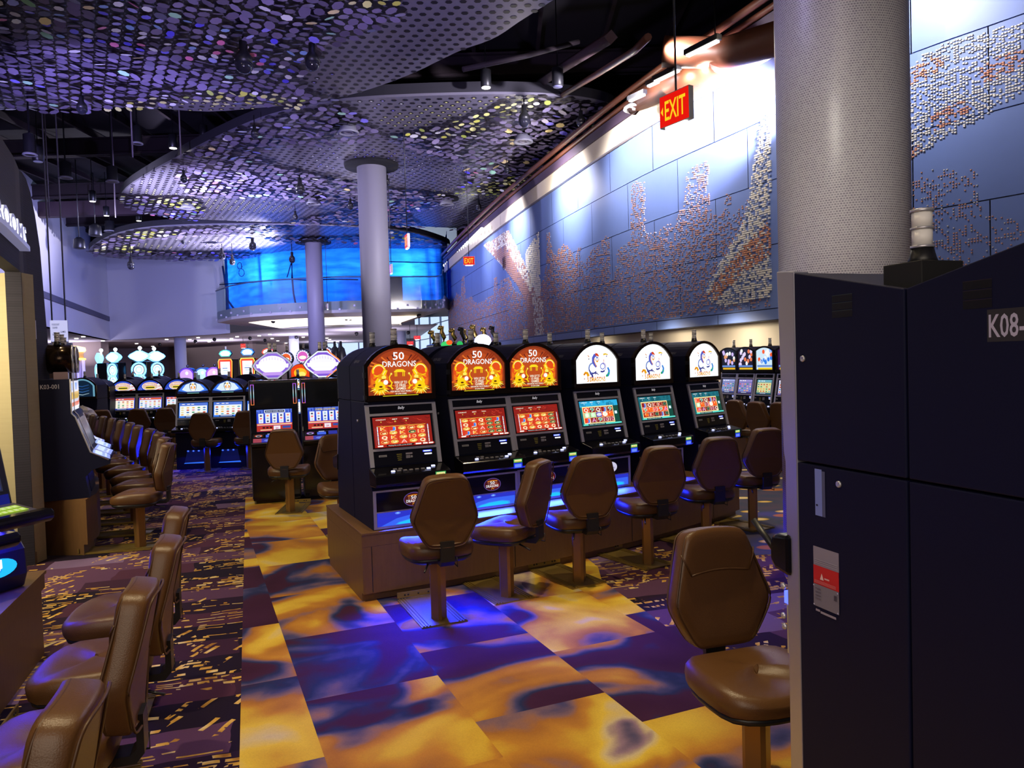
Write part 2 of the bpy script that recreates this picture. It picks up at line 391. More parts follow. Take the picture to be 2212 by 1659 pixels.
# ceiling: dark deck, beams, joists
structure('ceiling', MB().box(-40, 12, -1, 60, 10.2, 10.4), DARKC)
for i in range(7):
    y = 8 + i * 6.2; mb = MB(); mb.box(-30, 9, y - .15, y + .15, 9.35, 9.42); mb.box(-30, 9, y - .03, y + .03, 9.35, 9.95); mb.box(-30, 9, y - .15, y + .15, 9.9, 9.95)
    structure('ceiling', mb, BEAM)
mb = MB()
for i in range(22): mb.box(-28 + i * 1.7, -27.9 + i * 1.7, 6, 58, 9.95, 10.15)
structure('ceiling', mb, BEAM)
a, b = atY(85, 455, 30), atY(245, 462, 34)
structure('ceiling', MB().box(-30, -9, 33.6, 34.0, 8.75, 9.4), mat('maroon beam lit tint', (0.035, 0.016, 0.026), 0.7))  # lighter maroon puts a lit look into this beam's colour

# ------------------------------------------------------------------ wall with the mural (curved in plan)
WPL = [(9.6, 4.6), (8.2, 6.6), (6.9, 8.3), (6.27, 9.19), (5.44, 10.5), (4.53, 12.9), (3.28, 16.1), (1.75, 21.2), (0.166, 26.9), (-1.66, 34.2), (-3.0, 40), (-4.2, 45)]
def catmull(P, step):
    out = []
    for i in range(1, len(P) - 2):
        p0, p1, p2, p3 = [np.array(q, float) for q in P[i - 1:i + 3]]
        n = max(2, int(np.linalg.norm(p2 - p1) / step))
        for k in range(n):
            t = k / n; out.append(0.5 * ((2 * p1) + (-p0 + p2) * t + (2 * p0 - 5 * p1 + 4 * p2 - p3) * t * t + (-p0 + 3 * p1 - 3 * p2 + p3) * t ** 3))
    out.append(np.array(P[-2], float)); return np.array(out)
WC = catmull(WPL, 0.25)
WS = np.concatenate([[0], np.cumsum(np.linalg.norm(np.diff(WC, axis=0), axis=1))])
def wpt(s, off=0.0):
    x = np.interp(s, WS, WC[:, 0]); y = np.interp(s, WS, WC[:, 1])
    x2 = np.interp(s + .3, WS, WC[:, 0]); y2 = np.interp(s + .3, WS, WC[:, 1]); x1 = np.interp(s - .3, WS, WC[:, 0]); y1 = np.interp(s - .3, WS, WC[:, 1])
    t = np.array([x2 - x1, y2 - y1]); t /= np.linalg.norm(t); n = np.array([-t[1], t[0]])     # towards the room (left)
    return x + n[0] * off, y + n[1] * off
def wall_hit(px, py):
    d = ray(px, py); best = None
    for i in range(len(WC) - 1):
        p, q = WC[i], WC[i + 1]; e = q - p; den = d.x * (-e[1]) - d.y * (-e[0])
        if abs(den) < 1e-9: continue
        t = (p[0] * (-e[1]) - p[1] * (-e[0])) / den; u = (d.x * p[1] - d.y * p[0]) / den
        if t > 0 and -1e-6 <= u <= 1.000001: return WS[i] + u * (WS[i + 1] - WS[i]), CAM_H + d.z * t
    return WS[-1], CAM_H + d.z * 44 / d.y
SMAX = WS[-1]
def strip(s0, s1, zoffs, step=0.5, m=0):
    """sheet swept along the wall; zoffs = list of (z, offset)"""
    n = max(2, int((s1 - s0) / step)); mb = MB()
    rows = [[(*wpt(s0 + (s1 - s0) * i / n, o), z) for i in range(n + 1)] for z, o in zoffs]
    return mb.loft(rows, m, caps=False, smooth=False, closed=False)
structure('wall_right', strip(0, SMAX, [(0, 0), (0, -.25), (7.12, -.25), (7.12, 0), (0, 0)]), CREAM)
structure('wall_right', strip(0, SMAX, [(7.00, -.26), (7.00, -2.6), (10.2, -2.6), (10.2, -2.5), (7.12, -2.5), (7.12, -.26), (7.00, -.26)]), mat('dark upper wall', (.008, .005, .010), .9))
structure('trim_1', strip(0, SMAX, [(6.50, 0.0), (6.50, 0.42), (6.93, 0.42), (6.93, 0.0)]), CREAM)                       # cream cornice over the mural
structure('trim_2', strip(0, SMAX, [(6.93, 0.0), (6.93, 0.46), (7.12, 0.50), (7.12, 0.0)]), mat('purple brown soffit', (0.06, 0.035, 0.07), 0.6))
mural = empty('skyline_mural', (0, 0, 0)); tag(mural, 'long curved blue panelled mural of a pegged city skyline on the right wall', 'mural')
MBLUE = mat('mural blue panel', srgb('#6b82be'), 0.5, noise=0.05, nscale=3)
obj('backing', strip(0.2, SMAX - .2, [(2.25, 0.0), (2.25, 0.30), (6.50, 0.30), (6.50, 0.0)]), mat('mural joint', (0.05, 0.06, 0.10), 0.7), mural)
mb = MB(); zr = [2.25, 2.44, 3.49, 4.54, 5.57, 6.50]; g = 0.008
for r in range(5):
    s = 0.25 - (0.9 if r % 2 else 0)
    while s < SMAX - .3:
        a0, a1 = max(.22, s + g), min(SMAX - .22, s + 2.05 - g)
        if a1 > a0 + .05:
            n = 5; z0, z1 = zr[r] + g, zr[r + 1] - g
            rows = [[(*wpt(a0 + (a1 - a0) * i / n, o), z) for i in range(n + 1)] for z, o in ((z0, .30), (z0, .325), (z1, .325), (z1, .30))]
            mb.loft(rows, 0, caps=False, smooth=False, closed=False)
        s += 2.05
obj('panels', mb, MBLUE, mural)

def pip(x, y, P):
    c = False; n = len(P); j = n - 1
    for i in range(n):
        if (P[i][1] > y) != (P[j][1] > y) and x < (P[j][0] - P[i][0]) * (y - P[i][1]) / (P[j][1] - P[i][1]) + P[i][0]: c = not c
        j = i
    return c
random.seed(7)
SKY = [(958, 760), (965, 690), (985, 655), (998, 640), (1000, 632), (1010, 640), (1013, 598), (1018, 596), (1021, 645), (1036, 640), (1042, 655), (1060, 650), (1075, 640), (1084, 635), (1086, 598), (1092, 597), (1094, 628), (1100, 605), (1120, 600), (1130, 622), (1150, 640),
       (1185, 640), (1195, 600), (1203, 575), (1204, 503), (1211, 503), (1216, 545), (1225, 552), (1232, 535), (1245, 527), (1260, 540), (1266, 568), (1272, 537), (1279, 534), (1283, 572), (1300, 552), (1303, 540), (1325, 525), (1335, 503), (1343, 515), (1346, 604), (1355, 602),
       (1360, 545), (1375, 530), (1391, 522), (1393, 402), (1405, 392), (1422, 394), (1424, 505), (1450, 502), (1475, 484), (1483, 486), (1486, 500), (1497, 460), (1508, 440), (1513, 378), (1530, 362), (1557, 350), (1562, 362), (1565, 445), (1580, 470), (1594, 460), (1602, 416), (1610, 425), (1613, 470),
       (1640, 440), (1700, 400), (1700, 690), (1450, 717), (1195, 745), (1190, 762)]
CROWN = [(1700, 240), (1682, 262), (1672, 300), (1662, 360), (1652, 430), (1636, 490), (1612, 530), (1575, 590), (1557, 625), (1563, 650), (1600, 662), (1700, 640)]
CROWN_O = [(1700, 470), (1640, 535), (1590, 590), (1560, 640), (1580, 650), (1640, 590), (1700, 550)]
ARM = [(1062, 530), (1118, 498), (1140, 540), (1165, 590), (1180, 640), (1196, 645), (1197, 760), (1160, 762), (1160, 655), (1135, 612), (1100, 570)]
ARM_O = [(1085, 545), (1110, 530), (1150, 600), (1172, 640), (1180, 760), (1160, 762), (1160, 655), (1130, 608)]
TOWER = [(1157, 545), (1187, 500), (1188, 600), (1190, 640), (1172, 640), (1157, 600)]
FLAME = [(1940, 395), (1940, 250), (1985, 168), (2020, 130), (2080, 100), (2240, 60), (2240, 205), (2150, 262), (2060, 312)]
DOTS = [(1940, 410), (2020, 385), (2022, 372), (2137, 372), (2140, 440), (2160, 470), (2240, 470), (2240, 640), (1940, 660)]
def toS(P): return [wall_hit(*p) for p in P]
REG = {k: toS(v) for k, v in dict(SKY=SKY, CROWN=CROWN, CROWN_O=CROWN_O, ARM=ARM, ARM_O=ARM_O, TOWER=TOWER, FLAME=FLAME, DOTS=DOTS).items()}
BOX = {k: (min(p[0] for p in v), max(p[0] for p in v), min(p[1] for p in v), max(p[1] for p in v)) for k, v in REG.items()}
def inr(k, s, z):
    b = BOX[k]; return b[0] <= s <= b[1] and b[2] <= z <= b[3] and pip(s, z, REG[k])
OR, WH, SA, BL = srgb('#e0a07c'), srgb('#f4efe2'), srgb('#b88e86'), srgb('#98a6cc')
mb = MB()
def peg(s, z, r, col, h=0.012):
    h = min(h, r * 1.2); rr = r; r = r * 1.25; c = [wpt(s + dx, o) for dx, o in ((-r, .325), (r, .325), (r * .8, .325 + h), (-r * .8, .325 + h))]; r = rr * .8
    v = [(*c[0], z - r), (*c[1], z - r), (*c[1], z + r), (*c[0], z + r), (*c[3], z - r * .8), (*c[2], z - r * .8), (*c[2], z + r * .8), (*c[3], z + r * .8)]
    mb.add(v, [(4, 5, 6, 7), (0, 1, 5, 4), (1, 2, 6, 5), (2, 3, 7, 6), (3, 0, 4, 7)], 0, col)
s_right = wall_hit(1900, 450)[0]
s = 0.6
while s < SMAX - .5:
    dist = math.hypot(*wpt(s)); near = s < s_right
    pitch = 0.034 if near else min(0.085, max(.046, 0.0032 * dist))
    z = 2.5
    while z < 6.45:
        js, jz = s + (0 if near and z < 5.2 else random.uniform(-.12, .12) * pitch), z
        if near:
            if inr('FLAME', js, z):
                q = math.sin(js * 5 + z * 7) + math.sin(z * 11 - js * 3) * .6
                if random.random() < .72: peg(js, z + random.uniform(-.3, .3) * pitch, pitch * .34, OR if (q > .75 and random.random() < .8) else WH, .035)
            elif inr('DOTS', js, z):
                if random.random() < (.50 if (math.sin(js * 13 + z * 5) + math.sin(z * 17)) > -.3 else .15): peg(js, z, pitch * .24, srgb('#f4b088') if random.random() < .8 else WH, .02)
        else:
            if inr('CROWN', js, z):
                if random.random() < .75: peg(js, z, pitch * .40, OR if (inr('CROWN_O', js, z) and random.random() < .7) else (WH if random.random() < .7 else BL), .05)
            elif inr('ARM', js, z):
                if random.random() < .9: peg(js, z, pitch * .47, SA if inr('ARM_O', js, z) else (WH if random.random() < .6 else SA))
            elif inr('TOWER', js, z):
                if random.random() < .85: peg(js, z, pitch * .45, WH)
            elif inr('SKY', js, z):
                den = 0.50 if dist < 20 else 0.66
                if random.random() < den: peg(js, z, pitch * (.32 if dist < 20 else .40), SA if random.random() < .66 else (OR if random.random() < .3 else BL), .012)
        z += pitch * (0.8 if not near else 1)
    s += pitch
pegs = obj('pegs', mb, PEG, mural); pegs['kind'] = 'stuff'

# pipes, duct and wall-washer lights along the top of the mural
for nm, off, z, r, lab in (('pipe', .49, 7.20, .055, 'brown pipe running along the top of the mural, nearest the wall'), ('pipe', .60, 7.34, .07, 'thicker brown pipe above and outboard of the thin pipe over the mural')):
    n = 60; p = [(*wpt(.4 + (SMAX - .8) * i / n, off), z) for i in range(n + 1)]
    tag(obj(nm, MB().path(p, r, 8), DUCT), lab, 'pipe')
duct = empty('air_duct', (0, 0, 0)); tag(duct, 'large rust brown air duct ending in a round white diffuser high over the mural', 'duct')
da, db, dc = atY(1382, 215, 16.0), atY(1560, 128, 12.4), atY(1640, 95, 11.2)
obj('pipe', MB().path([da, da.lerp(db, .5), db], .235, 18), DUCT, duct)
obj('branch', MB().path([dc + Vector((.3, -.4, -.05)), db + Vector((.05, 0, .1)), db + Vector((-.9, .25, .25))], .25, 18), DUCT, duct)
dd = atY(1377, 236, 16.0)
obj('elbow', MB().path([da + Vector((.02, -.05, 0)), da + Vector((-.08, .05, -.05)), dd + Vector((0, 0, .10))], .235, 18), DUCT, duct)
obj('diffuser', MB().lathe([(.20, .12), (.29, .05), (.30, 0), (.24, -.01), (.22, .03), (.12, .03), (.11, -.01), (.02, -.01)], dd, 24), mat('diffuser white', (.6, .6, .62), .4), duct)
for k, (px, py, L, lab) in enumerate([(1440, 163, .55, 'second'), (1517, 103, .6, 'nearest'), (1376, 210, .4, 'third'), (1411, 180, .25, 'small')]):
    Y = (12.8, 11.2, 14.5, 13.6)[k]; p = atY(px, py, Y); f = empty('linear_light', p, math.radians(-58))
    tag(f, {'nearest': 'glowing linear light fixed under the duct elbow, closest to the round column', 'second': 'glowing linear light bar just above the large hanging exit sign', 'third': 'glowing linear light bar beside the round duct diffuser', 'small': 'short dim linear light between the duct diffuser and exit sign'}[lab], 'light fixture', 'linear lights by the duct')
    obj('housing', MB().box(-L / 2 - .03, L / 2 + .03, -.05, .05, .0, .08), PLAST, f)
    obj('tube', MB().box(-L / 2, L / 2, -.035, .035, -.03, .0), LAMPW, f)
for px, py, e, sz in [(1500, 318, 560, 62), (1262, 440, 900, 50), (1140, 520, 700, 44), (2000, 90, 520, 70), (1650, 215, 150, 70), (1075, 560, 260, 40), (1385, 400, 420, 50)]:
    s, z = wall_hit(px, py); x, y = wpt(s, 1.95)
    light('SPOT', 'wall_washer', (x, y, 6.72), e * 1.15, (1.0, 0.95, 0.97), (*wpt(s, .3), z + .25), .06, spot=sz + 52, blend=1.0)
light('SPOT', 'duct_fill', (da.x - 1.4, da.y - 2.2, da.z - 1.6), 60, (1, .72, .5), tuple(db.lerp(da, .4)), .1, spot=80, blend=1)  # added lamp with no fixture, brightens the duct
for px in (1240, 1420, 1600, 1660):                           # cornice cove lights on the cream band and wall below the mural
    s, z = wall_hit(px, 600); x, y = wpt(s, 1.3); light('POINT', 'cove_light', (x, y, 6.4), 60, (1, .9, .75), None, .1)
for px, e in ((1300, 70), (1480, 70), (1620, 90)):
    s, z = wall_hit(px, 600); x, y = wpt(s, .9); light('SPOT', 'cove_light', (x, y, 2.15 if px < 1400 else 2.35), e, (1, .86, .66), (*wpt(s, 0), .9), .1, spot=150, blend=1)

# ------------------------------------------------------------------ round columns
def column(name, base, r, top, label, n=48, mat_=TILE, lean=(0, 0), grp=None):
    mb = MB(); rings = [[Vector((base[0] + r * math.cos(2 * math.pi * i / n), base[1] + r * math.sin(2 * math.pi * i / n), z)) for i in range(n)] for z in (0, top)]
    mb.loft(rings, 0)
    def uv(me):
        out = []
        for p in me.polygons:
            ang = [math.atan2(me.vertices[v].co.y - base[1], me.vertices[v].co.x - base[0]) for v in p.vertices]
            for v, t in zip(p.vertices, ang):
                if max(ang) - min(ang) > 3 and t < 0: t += 2 * math.pi
                out += [t * r, me.vertices[v].co.z]
        return out
    o = obj(name, mb, mat_, uv=uv); tag(o, label, 'column', grp); return o
BLUECOL = mat('column paint', (.50, .52, .66), .6)
pr = atY(1822, 590, 5.6); column('tiled_column', (pr.x, pr.y), .455, 10.2, 'wide round column in small pale mosaic tiles behind the black cabinets')
p1 = atY(816, 745, 23.5); column('round_column', (p1.x, p1.y), .45, 10.2, 'grey round column rising through a hole in the middle ceiling cloud', mat_=mat('grey column', (.26, .25, .29), .5, bump=.1, nscale=200))
p2 = atY(685, 745, 37.0); column('round_column', (p2.x, p2.y), .40, 10.2, 'pale violet round column further off, in front of the balcony', mat_=mat('violet column', (.27, .25, .33), .5))
for px, Y, r, lab in ((389, 50, .37, 'pale blue square-looking column in front of the brown wall at far left'), (635, 52, .33, 'slim pale column just left of the violet round column, under the low ceiling'), (868, 50, .30, 'slim pale column right of the grey round column, under the balcony')):
    p = atY(px, 740, Y); column('slim_column', (p.x, p.y), r, 3.9, lab, 20, BLUECOL)
for (px, Y, e, lc) in ((816, 22.0, 260, WHITE),):
    light('SPOT', 'column_uplight', (p1.x + .6, p1.y - 2.5, 2.0), 160, (.95, .95, 1.0), (p1.x, p1.y, 6.2), .1, spot=50, blend=1)
light('SPOT', 'column_wash', (pr.x - 1.6, pr.y - 2.4, 2.2), 120, (1.0, .95, .85), (pr.x - .1, pr.y, 3.2), .2, spot=70, blend=1)
light('SPOT', 'column_wash', (pr.x - 2.6, pr.y - .6, 4.2), 45, (.35, .3, 1.0), (pr.x, pr.y, 4.4), .2, spot=60, blend=1)

# ------------------------------------------------------------------ far bulkhead, balcony, low hall
def prism_wall(pts, t, z0, z1):
    """vertical wall along a plan polyline, thickness t to the left of travel"""
    mb = MB()
    for (x0, y0), (x1, y1) in zip(pts[:-1], pts[1:]):
        d = Vector((x1 - x0, y1 - y0)).normalized(); n = Vector((-d.y, d.x)) * t
        mb.prism([(x0, y0), (x1, y1), (x1 + n.x, y1 + n.y), (x0 + n.x, y0 + n.y)], 'z', z0, z1)
    return mb
C0 = at(238, 735, 3.9)
L0 = at(150, 716, 3.9)
dL = (L0 - C0).normalized(); L1 = C0 + dL * 25
R1 = at(472, 722, 3.9); R2 = R1 + Vector((13.5, -1.0, 0))
structure('wall_left', prism_wall([(L1.x, L1.y), (C0.x, C0.y)], .3, 3.9, 10.2), WHITEP)
structure('wall_far', prism_wall([(C0.x, C0.y), (R1.x, R1.y), (R1.x + .6, R1.y - .3)], .3, 3.9, 10.2), WHITEP)
structure('wall_far', prism_wall([(R1.x + .4, R1.y - 1), (-3.0, 44.6)], .3, 8.3, 10.2), WHITEP)
g0 = C0 + dL * .3; g1 = C0 + dL * 24
structure('trim_3', prism_wall([(g1.x + .1, g1.y), (g0.x + .1, g0.y - .02)], .12, 5.15, 5.45), mat('groove', (.10, .10, .16), .8))
structure('ceiling', flat([(L1.x, L1.y), (C0.x, C0.y), (R1.x, R1.y), (-14, 42.5), (-4.0, 42.0), (-8.3, 66), (-16, 90), (-60, 90), (-60, 30)], 3.9), mat('low hall ceiling', (.46, .42, .44), .8))
BROWNW = mat('brown far wall', srgb('#6d5f5c'), .85)
k0, k1, k2 = at(330, 752, 3.9), at(545, 737, 3.9), at(642, 742, 3.9)
structure('wall_back', prism_wall([(k0.x, k0.y), (k1.x, k1.y), (k2.x, k2.y)], .3, 0, 3.9), BROWNW)
structure('wall_back', prism_wall([(-45, 62), (k0.x, k0.y)], .3, 0, 3.9), mat('beige far wall', srgb('#8d7d72'), .85))
q0, q1 = atY(200, 790, 52), atY(226, 790, 52)
structure('wall_back', MB().box(q0.x - 1.3, q1.x - .2, 52, 53, 0, 3.9), mat('beige far wall', srgb('#8d7d72'), .85))
structure('floor', flat([(-30, 89), (-3, 89), (-3, 90), (-30, 90)], .01), BROWNW)
# daylight windows at the end of the low hall
SKYG = mat('daylight through glass', (.1, .1, .1), emit='#bcd4f6', strength=1.25)
wa, wb = atY(690, 780, 72), atY(800, 780, 72)
structure('window_1', MB().box(wa.x, wb.x + 2.5, 72, 72.1, .6, 3.9), SKYG)
for i in range(5):
    x = wa.x + i * 1.9; structure('window_1_mullion', MB().box(x, x + .1, 71.8, 71.95, .5, 3.9), mat('mullion', (.25, .3, .42), .5))
wa = atY(897, 720, 64); wb = atY(962, 720, 50)
mb = MB(); mb.prism([(wa.x, wa.y), (wb.x + .6, wb.y), (wb.x + .6, wb.y + .2), (wa.x, wa.y + .2)], 'z', 0, 7.0); structure('window_2', mb, SKYG)
for t in (0.15, .45, .72, .93):
    x = wa.x + (wb.x + .6 - wa.x) * t; y = wa.y + (wb.y - wa.y) * t - .25
    structure('window_2_mullion', MB().box(x - .07, x + .07, y - .1, y, 0, 7.0), mat('mullion', (.25, .3, .42), .5))
for z in (2.6, 3.6, 4.6, 5.6):
    mb = MB(); mb.prism([(wa.x, wa.y - .3), (wb.x + .6, wb.y - .3), (wb.x + .6, wb.y - .25), (wa.x, wa.y - .25)], 'z', z, z + .06); structure('window_2_bar', mb, mat('mullion', (.25, .3, .42), .5))
# balcony
bal = empty('balcony', (0, 0, 0)); tag(bal, 'curved white balcony with glass rail below the blue tarpaulin', 'balcony')
bp = [at(x, y, 4.45) for x, y in ((470, 697), (500, 690), (540, 685), (600, 681), (663, 678), (750, 675), (847, 674), (910, 673), (945, 672.5), (958, 670), (960, 664))]
bp = [Vector((q.x, q.y, 0)) for q in bp]
back = [Vector((bp[-1].x + .1, 44.4, 0)), Vector((bp[0].x, 45.2, 0))]
mb = MB(); outl = [(q.x, q.y) for q in bp + back]; mb.prism(outl, 'z', 4.45, 5.05); obj('slab', mb, mat('balcony paint', (.62, .60, .62), .6), bal)
inner = [q.lerp(Vector((-10, 46.5, 0)), .40) for q in bp]
mb = MB(); mb.loft([[(q.x, q.y, 4.45) for q in bp], [(q.x, q.y, 3.98) for q in inner]], caps=False, closed=False); obj('soffit', mb, mat('cove plaster', (.85, .78, .68), .6), bal)
mb = MB(); mb.loft([[(q.x, q.y, 3.98) for q in inner], [(q.x, q.y, 3.90) for q in inner]], caps=False, closed=False, smooth=False); obj('cove_edge', mb, mat('balcony paint', (.62, .60, .62), .6), bal)
i2 = [q.lerp(Vector((-10, 46.5, 0)), .13) for q in bp[1:-2]]; i1 = [q.lerp(Vector((-10, 46.5, 0)), .385) for q in bp[1:-2]]
mb = MB(); mb.loft([[(q.x, q.y, 4.28) for q in i2], [(q.x, q.y, 3.99) for q in i1]], caps=False, closed=False); obj('cove_light', mb, mat('cove glow', (1, 1, 1), emit=(1.0, .90, .76), strength=1.7), bal)
GLASS = bpy.data.materials.new('rail glass'); GLASS.use_nodes = True
nt = GLASS.node_tree; nt.nodes.remove(nt.nodes['Principled BSDF']); tr = nt.nodes.new('ShaderNodeBsdfTransparent'); tr.inputs[0].default_value = (.72, .82, .84, 1); gl = nt.nodes.new('ShaderNodeBsdfGlossy'); gl.inputs['Roughness'].default_value = .1
mx = nt.nodes.new('ShaderNodeMixShader'); mx.inputs[0].default_value = .10; nt.links.new(tr.outputs[0], mx.inputs[1]); nt.links.new(gl.outputs[0], mx.inputs[2]); nt.links.new(mx.outputs[0], nt.nodes['Material Output'].inputs[0])
mb = MB(); mb.loft([[(q.x, q.y - .05, 4.6) for q in bp], [(q.x, q.y - .05, 6.25) for q in bp]], caps=False, closed=False); obj('glass_rail', mb, GLASS, bal)
obj('handrail', MB().path([(q.x, q.y - .05, 6.28) for q in bp], .04, 6), mat('rail metal', (.12, .2, .32), .4, .5), bal)
for i in range(0, 30):
    t = i / 29 * (len(bp) - 1.001); j = int(t); q = bp[j].lerp(bp[j + 1], t - j)
    obj('rail_clamp', lambda: MB().box(-.05, .05, -.10, 0, -.05, .05), STEEL, bal, key='clamp').location = (q.x, q.y, 4.80 if i % 2 else 4.62)
# blue tarpaulin with work lights behind
TARP = bpy.data.materials.new('blue tarpaulin'); TARP.use_nodes = True; nt = TARP.node_tree; nt.nodes.remove(nt.nodes['Principled BSDF'])
tcn = nt.nodes.new('ShaderNodeTexCoord'); nn = nt.nodes.new('ShaderNodeTexNoise'); nn.inputs['Scale'].default_value = .8; nn.inputs['Detail'].default_value = 6; mpn = nt.nodes.new('ShaderNodeMapping'); mpn.inputs['Scale'].default_value = (1, 1, 5)
nt.links.new(tcn.outputs['Object'], mpn.inputs[0]); nt.links.new(mpn.outputs[0], nn.inputs['Vector'])
rp = nt.nodes.new('ShaderNodeValToRGB'); rp.color_ramp.elements[0].position = .3; rp.color_ramp.elements[0].color = (.003, .055, .42, 1); rp.color_ramp.elements[1].position = .75; rp.color_ramp.elements[1].color = (.012, .135, .78, 1)
nt.links.new(nn.outputs['Fac'], rp.inputs[0]); ts = nt.nodes.new('ShaderNodeBsdfTranslucent'); nt.links.new(rp.outputs[0], ts.inputs[0]); nt.links.new(ts.outputs[0], nt.nodes['Material Output'].inputs[0])
tarp = empty('tarpaulin', (0, 0, 0)); tag(tarp, 'translucent blue plastic tarpaulin hung behind the balcony rail', 'tarpaulin')
tp = [Vector((q.x + .15, q.y + 1.0, 0)) for q in bp]
random.seed(3); n = 90; rows = []
for z in (5.06, 5.6, 6.4, 7.2, 8.4):
    row = []
    for i in range(n + 1):
        t = i / n * (len(tp) - 1.001); j = int(t); q = tp[j].lerp(tp[j + 1], t - j); row.append((q.x, q.y + .07 * math.sin(i * 1.1 + z) + .05 * math.sin(i * .37), z))
    rows.append(row)
obj('sheet', MB().loft(rows, caps=False, closed=False), TARP, tarp)
SEAM = mat('tarp rope and fold shade', (.0, .03, .12), .9)  # dark blue for ropes, cable and posts, and for painted fold shade
def tline(pts, r): return MB().path([atY(x, y, 0).lerp(atY(x, y, 1), 0) if False else at_tarp(x, y) for x, y in pts], r, 6)
def at_tarp(px, py):
    d = ray(px, py); 
    for i in range(len(tp) - 1):
        p, q = tp[i], tp[i + 1]; e = q - p; den = d.x * (-e.y) + d.y * e.x
        if abs(den) < 1e-9: continue
        t = (-p.x * e.y + p.y * e.x) / den; u = (d.x * p.y - d.y * p.x) / den
        if t > 0 and 0 <= u <= 1: return CO + d * t - Vector((0, .16, 0))
    return CO + d * ((tp[0].y - .16) / d.y)
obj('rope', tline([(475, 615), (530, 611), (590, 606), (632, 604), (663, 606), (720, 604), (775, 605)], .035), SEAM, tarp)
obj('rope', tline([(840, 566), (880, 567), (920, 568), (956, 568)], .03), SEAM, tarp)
obj('fold', tline([(481, 575), (490, 620), (495, 650), (508, 668)], .06), SEAM, tarp)  # dark tubes drawn as the shade in the tarp folds
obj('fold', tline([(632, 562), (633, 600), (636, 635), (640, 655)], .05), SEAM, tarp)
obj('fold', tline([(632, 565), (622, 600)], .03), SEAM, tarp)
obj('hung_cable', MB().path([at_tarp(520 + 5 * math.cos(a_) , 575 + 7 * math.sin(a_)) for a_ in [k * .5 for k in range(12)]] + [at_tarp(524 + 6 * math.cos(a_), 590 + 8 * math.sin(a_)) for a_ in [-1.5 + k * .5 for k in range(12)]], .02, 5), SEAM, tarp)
for x in (568, 925):
    obj('post', MB().tube(at_tarp(x, 562) + Vector((0, .5, 0)), at_tarp(x + 3, 660) + Vector((0, .5, 0)), .07, 8), SEAM, tarp)
q = at_tarp(776, 620); obj('post', MB().box(q.x, q.x + 2.2, q.y + .6, q.y + .8, 5.06, 6.4), SEAM, tarp)
for px, py, e in ((584, 587, 330), (876, 583, 360), (790, 600, 60), (716, 600, 50)):
    q = at_tarp(px, py); light('POINT', 'work_light', (q.x, q.y + 1.0, q.z), e, (.75, .9, 1.0), None, .15)
ql = light('AREA', 'work_light', (-10.5, 44.3, 7.0), 800, (.6, .85, 1.0), (-10.5, 40, 6.6), 12, 3.0)
# low hall lights (small recessed spots) and general glow
light('AREA', 'hall_light', (-22, 60, 3.7), 700, (.9, .82, .95), (-22, 60, 0), 14, 14)
light('AREA', 'hall_light', (-13, 52, 3.7), 300, (.9, .85, 1.0), (-13, 52, 0), 8, 8)
for x_, y_ in ((-30, 50), (-22, 56), (-14, 50), (-9, 46), (-16, 66)): light('AREA', 'hall_ceiling_fill', (x_, y_, 2.2), 260, (.78, .72, 1.0), (x_, y_, 4), 2, 2)  # added fill lamps without fixtures, brighten the low ceiling
random.seed(11)
dots = [(180, 727), (222, 736), (165, 731), (295, 742), (330, 748), (352, 752), (377, 756), (428, 729), (440, 735), (452, 738), (360, 733), (500, 731), (512, 727), (410, 733), (583, 722), (588, 731), (600, 736), (618, 741), (560, 725), (655, 728), (706, 730), (712, 733), (718, 737), (724, 741), (731, 745), (738, 750), (690, 740)]
for i, (x, y) in enumerate(dots):
    p = at(x, y, 3.88)
    o = obj('recessed_light', lambda: MB().lathe([(.11, .0), (.11, -.03), (.001, -.03)], (0, 0, 0), 10), mat('tiny lamp', (1, 1, 1), emit=(1, .93, .85), strength=7), key='rlight'); o.location = p
    tag(o, 'tiny round recessed spotlight in the low ceiling of the far hall', 'ceiling light', 'recessed spots of the far hall')
for i, (x, y) in enumerate([(463, 731), (422, 735), (345, 742), (540, 728), (572, 733), (640, 726), (680, 722), (590, 690), (748, 684), (757, 684), (905, 679), (770, 718), (882, 716), (790, 733)]):
    z = 3.86 if y > 700 else 4.35; p = at(x, y, z)
    o = obj('camera_dome', lambda: MB().ball((0, 0, -.08), .13, 10), PLAST, key='fdome'); o.location = p
    tag(o, 'small black camera dome under the low ceiling of the far hall or balcony', 'camera dome', 'small domes of the far hall')

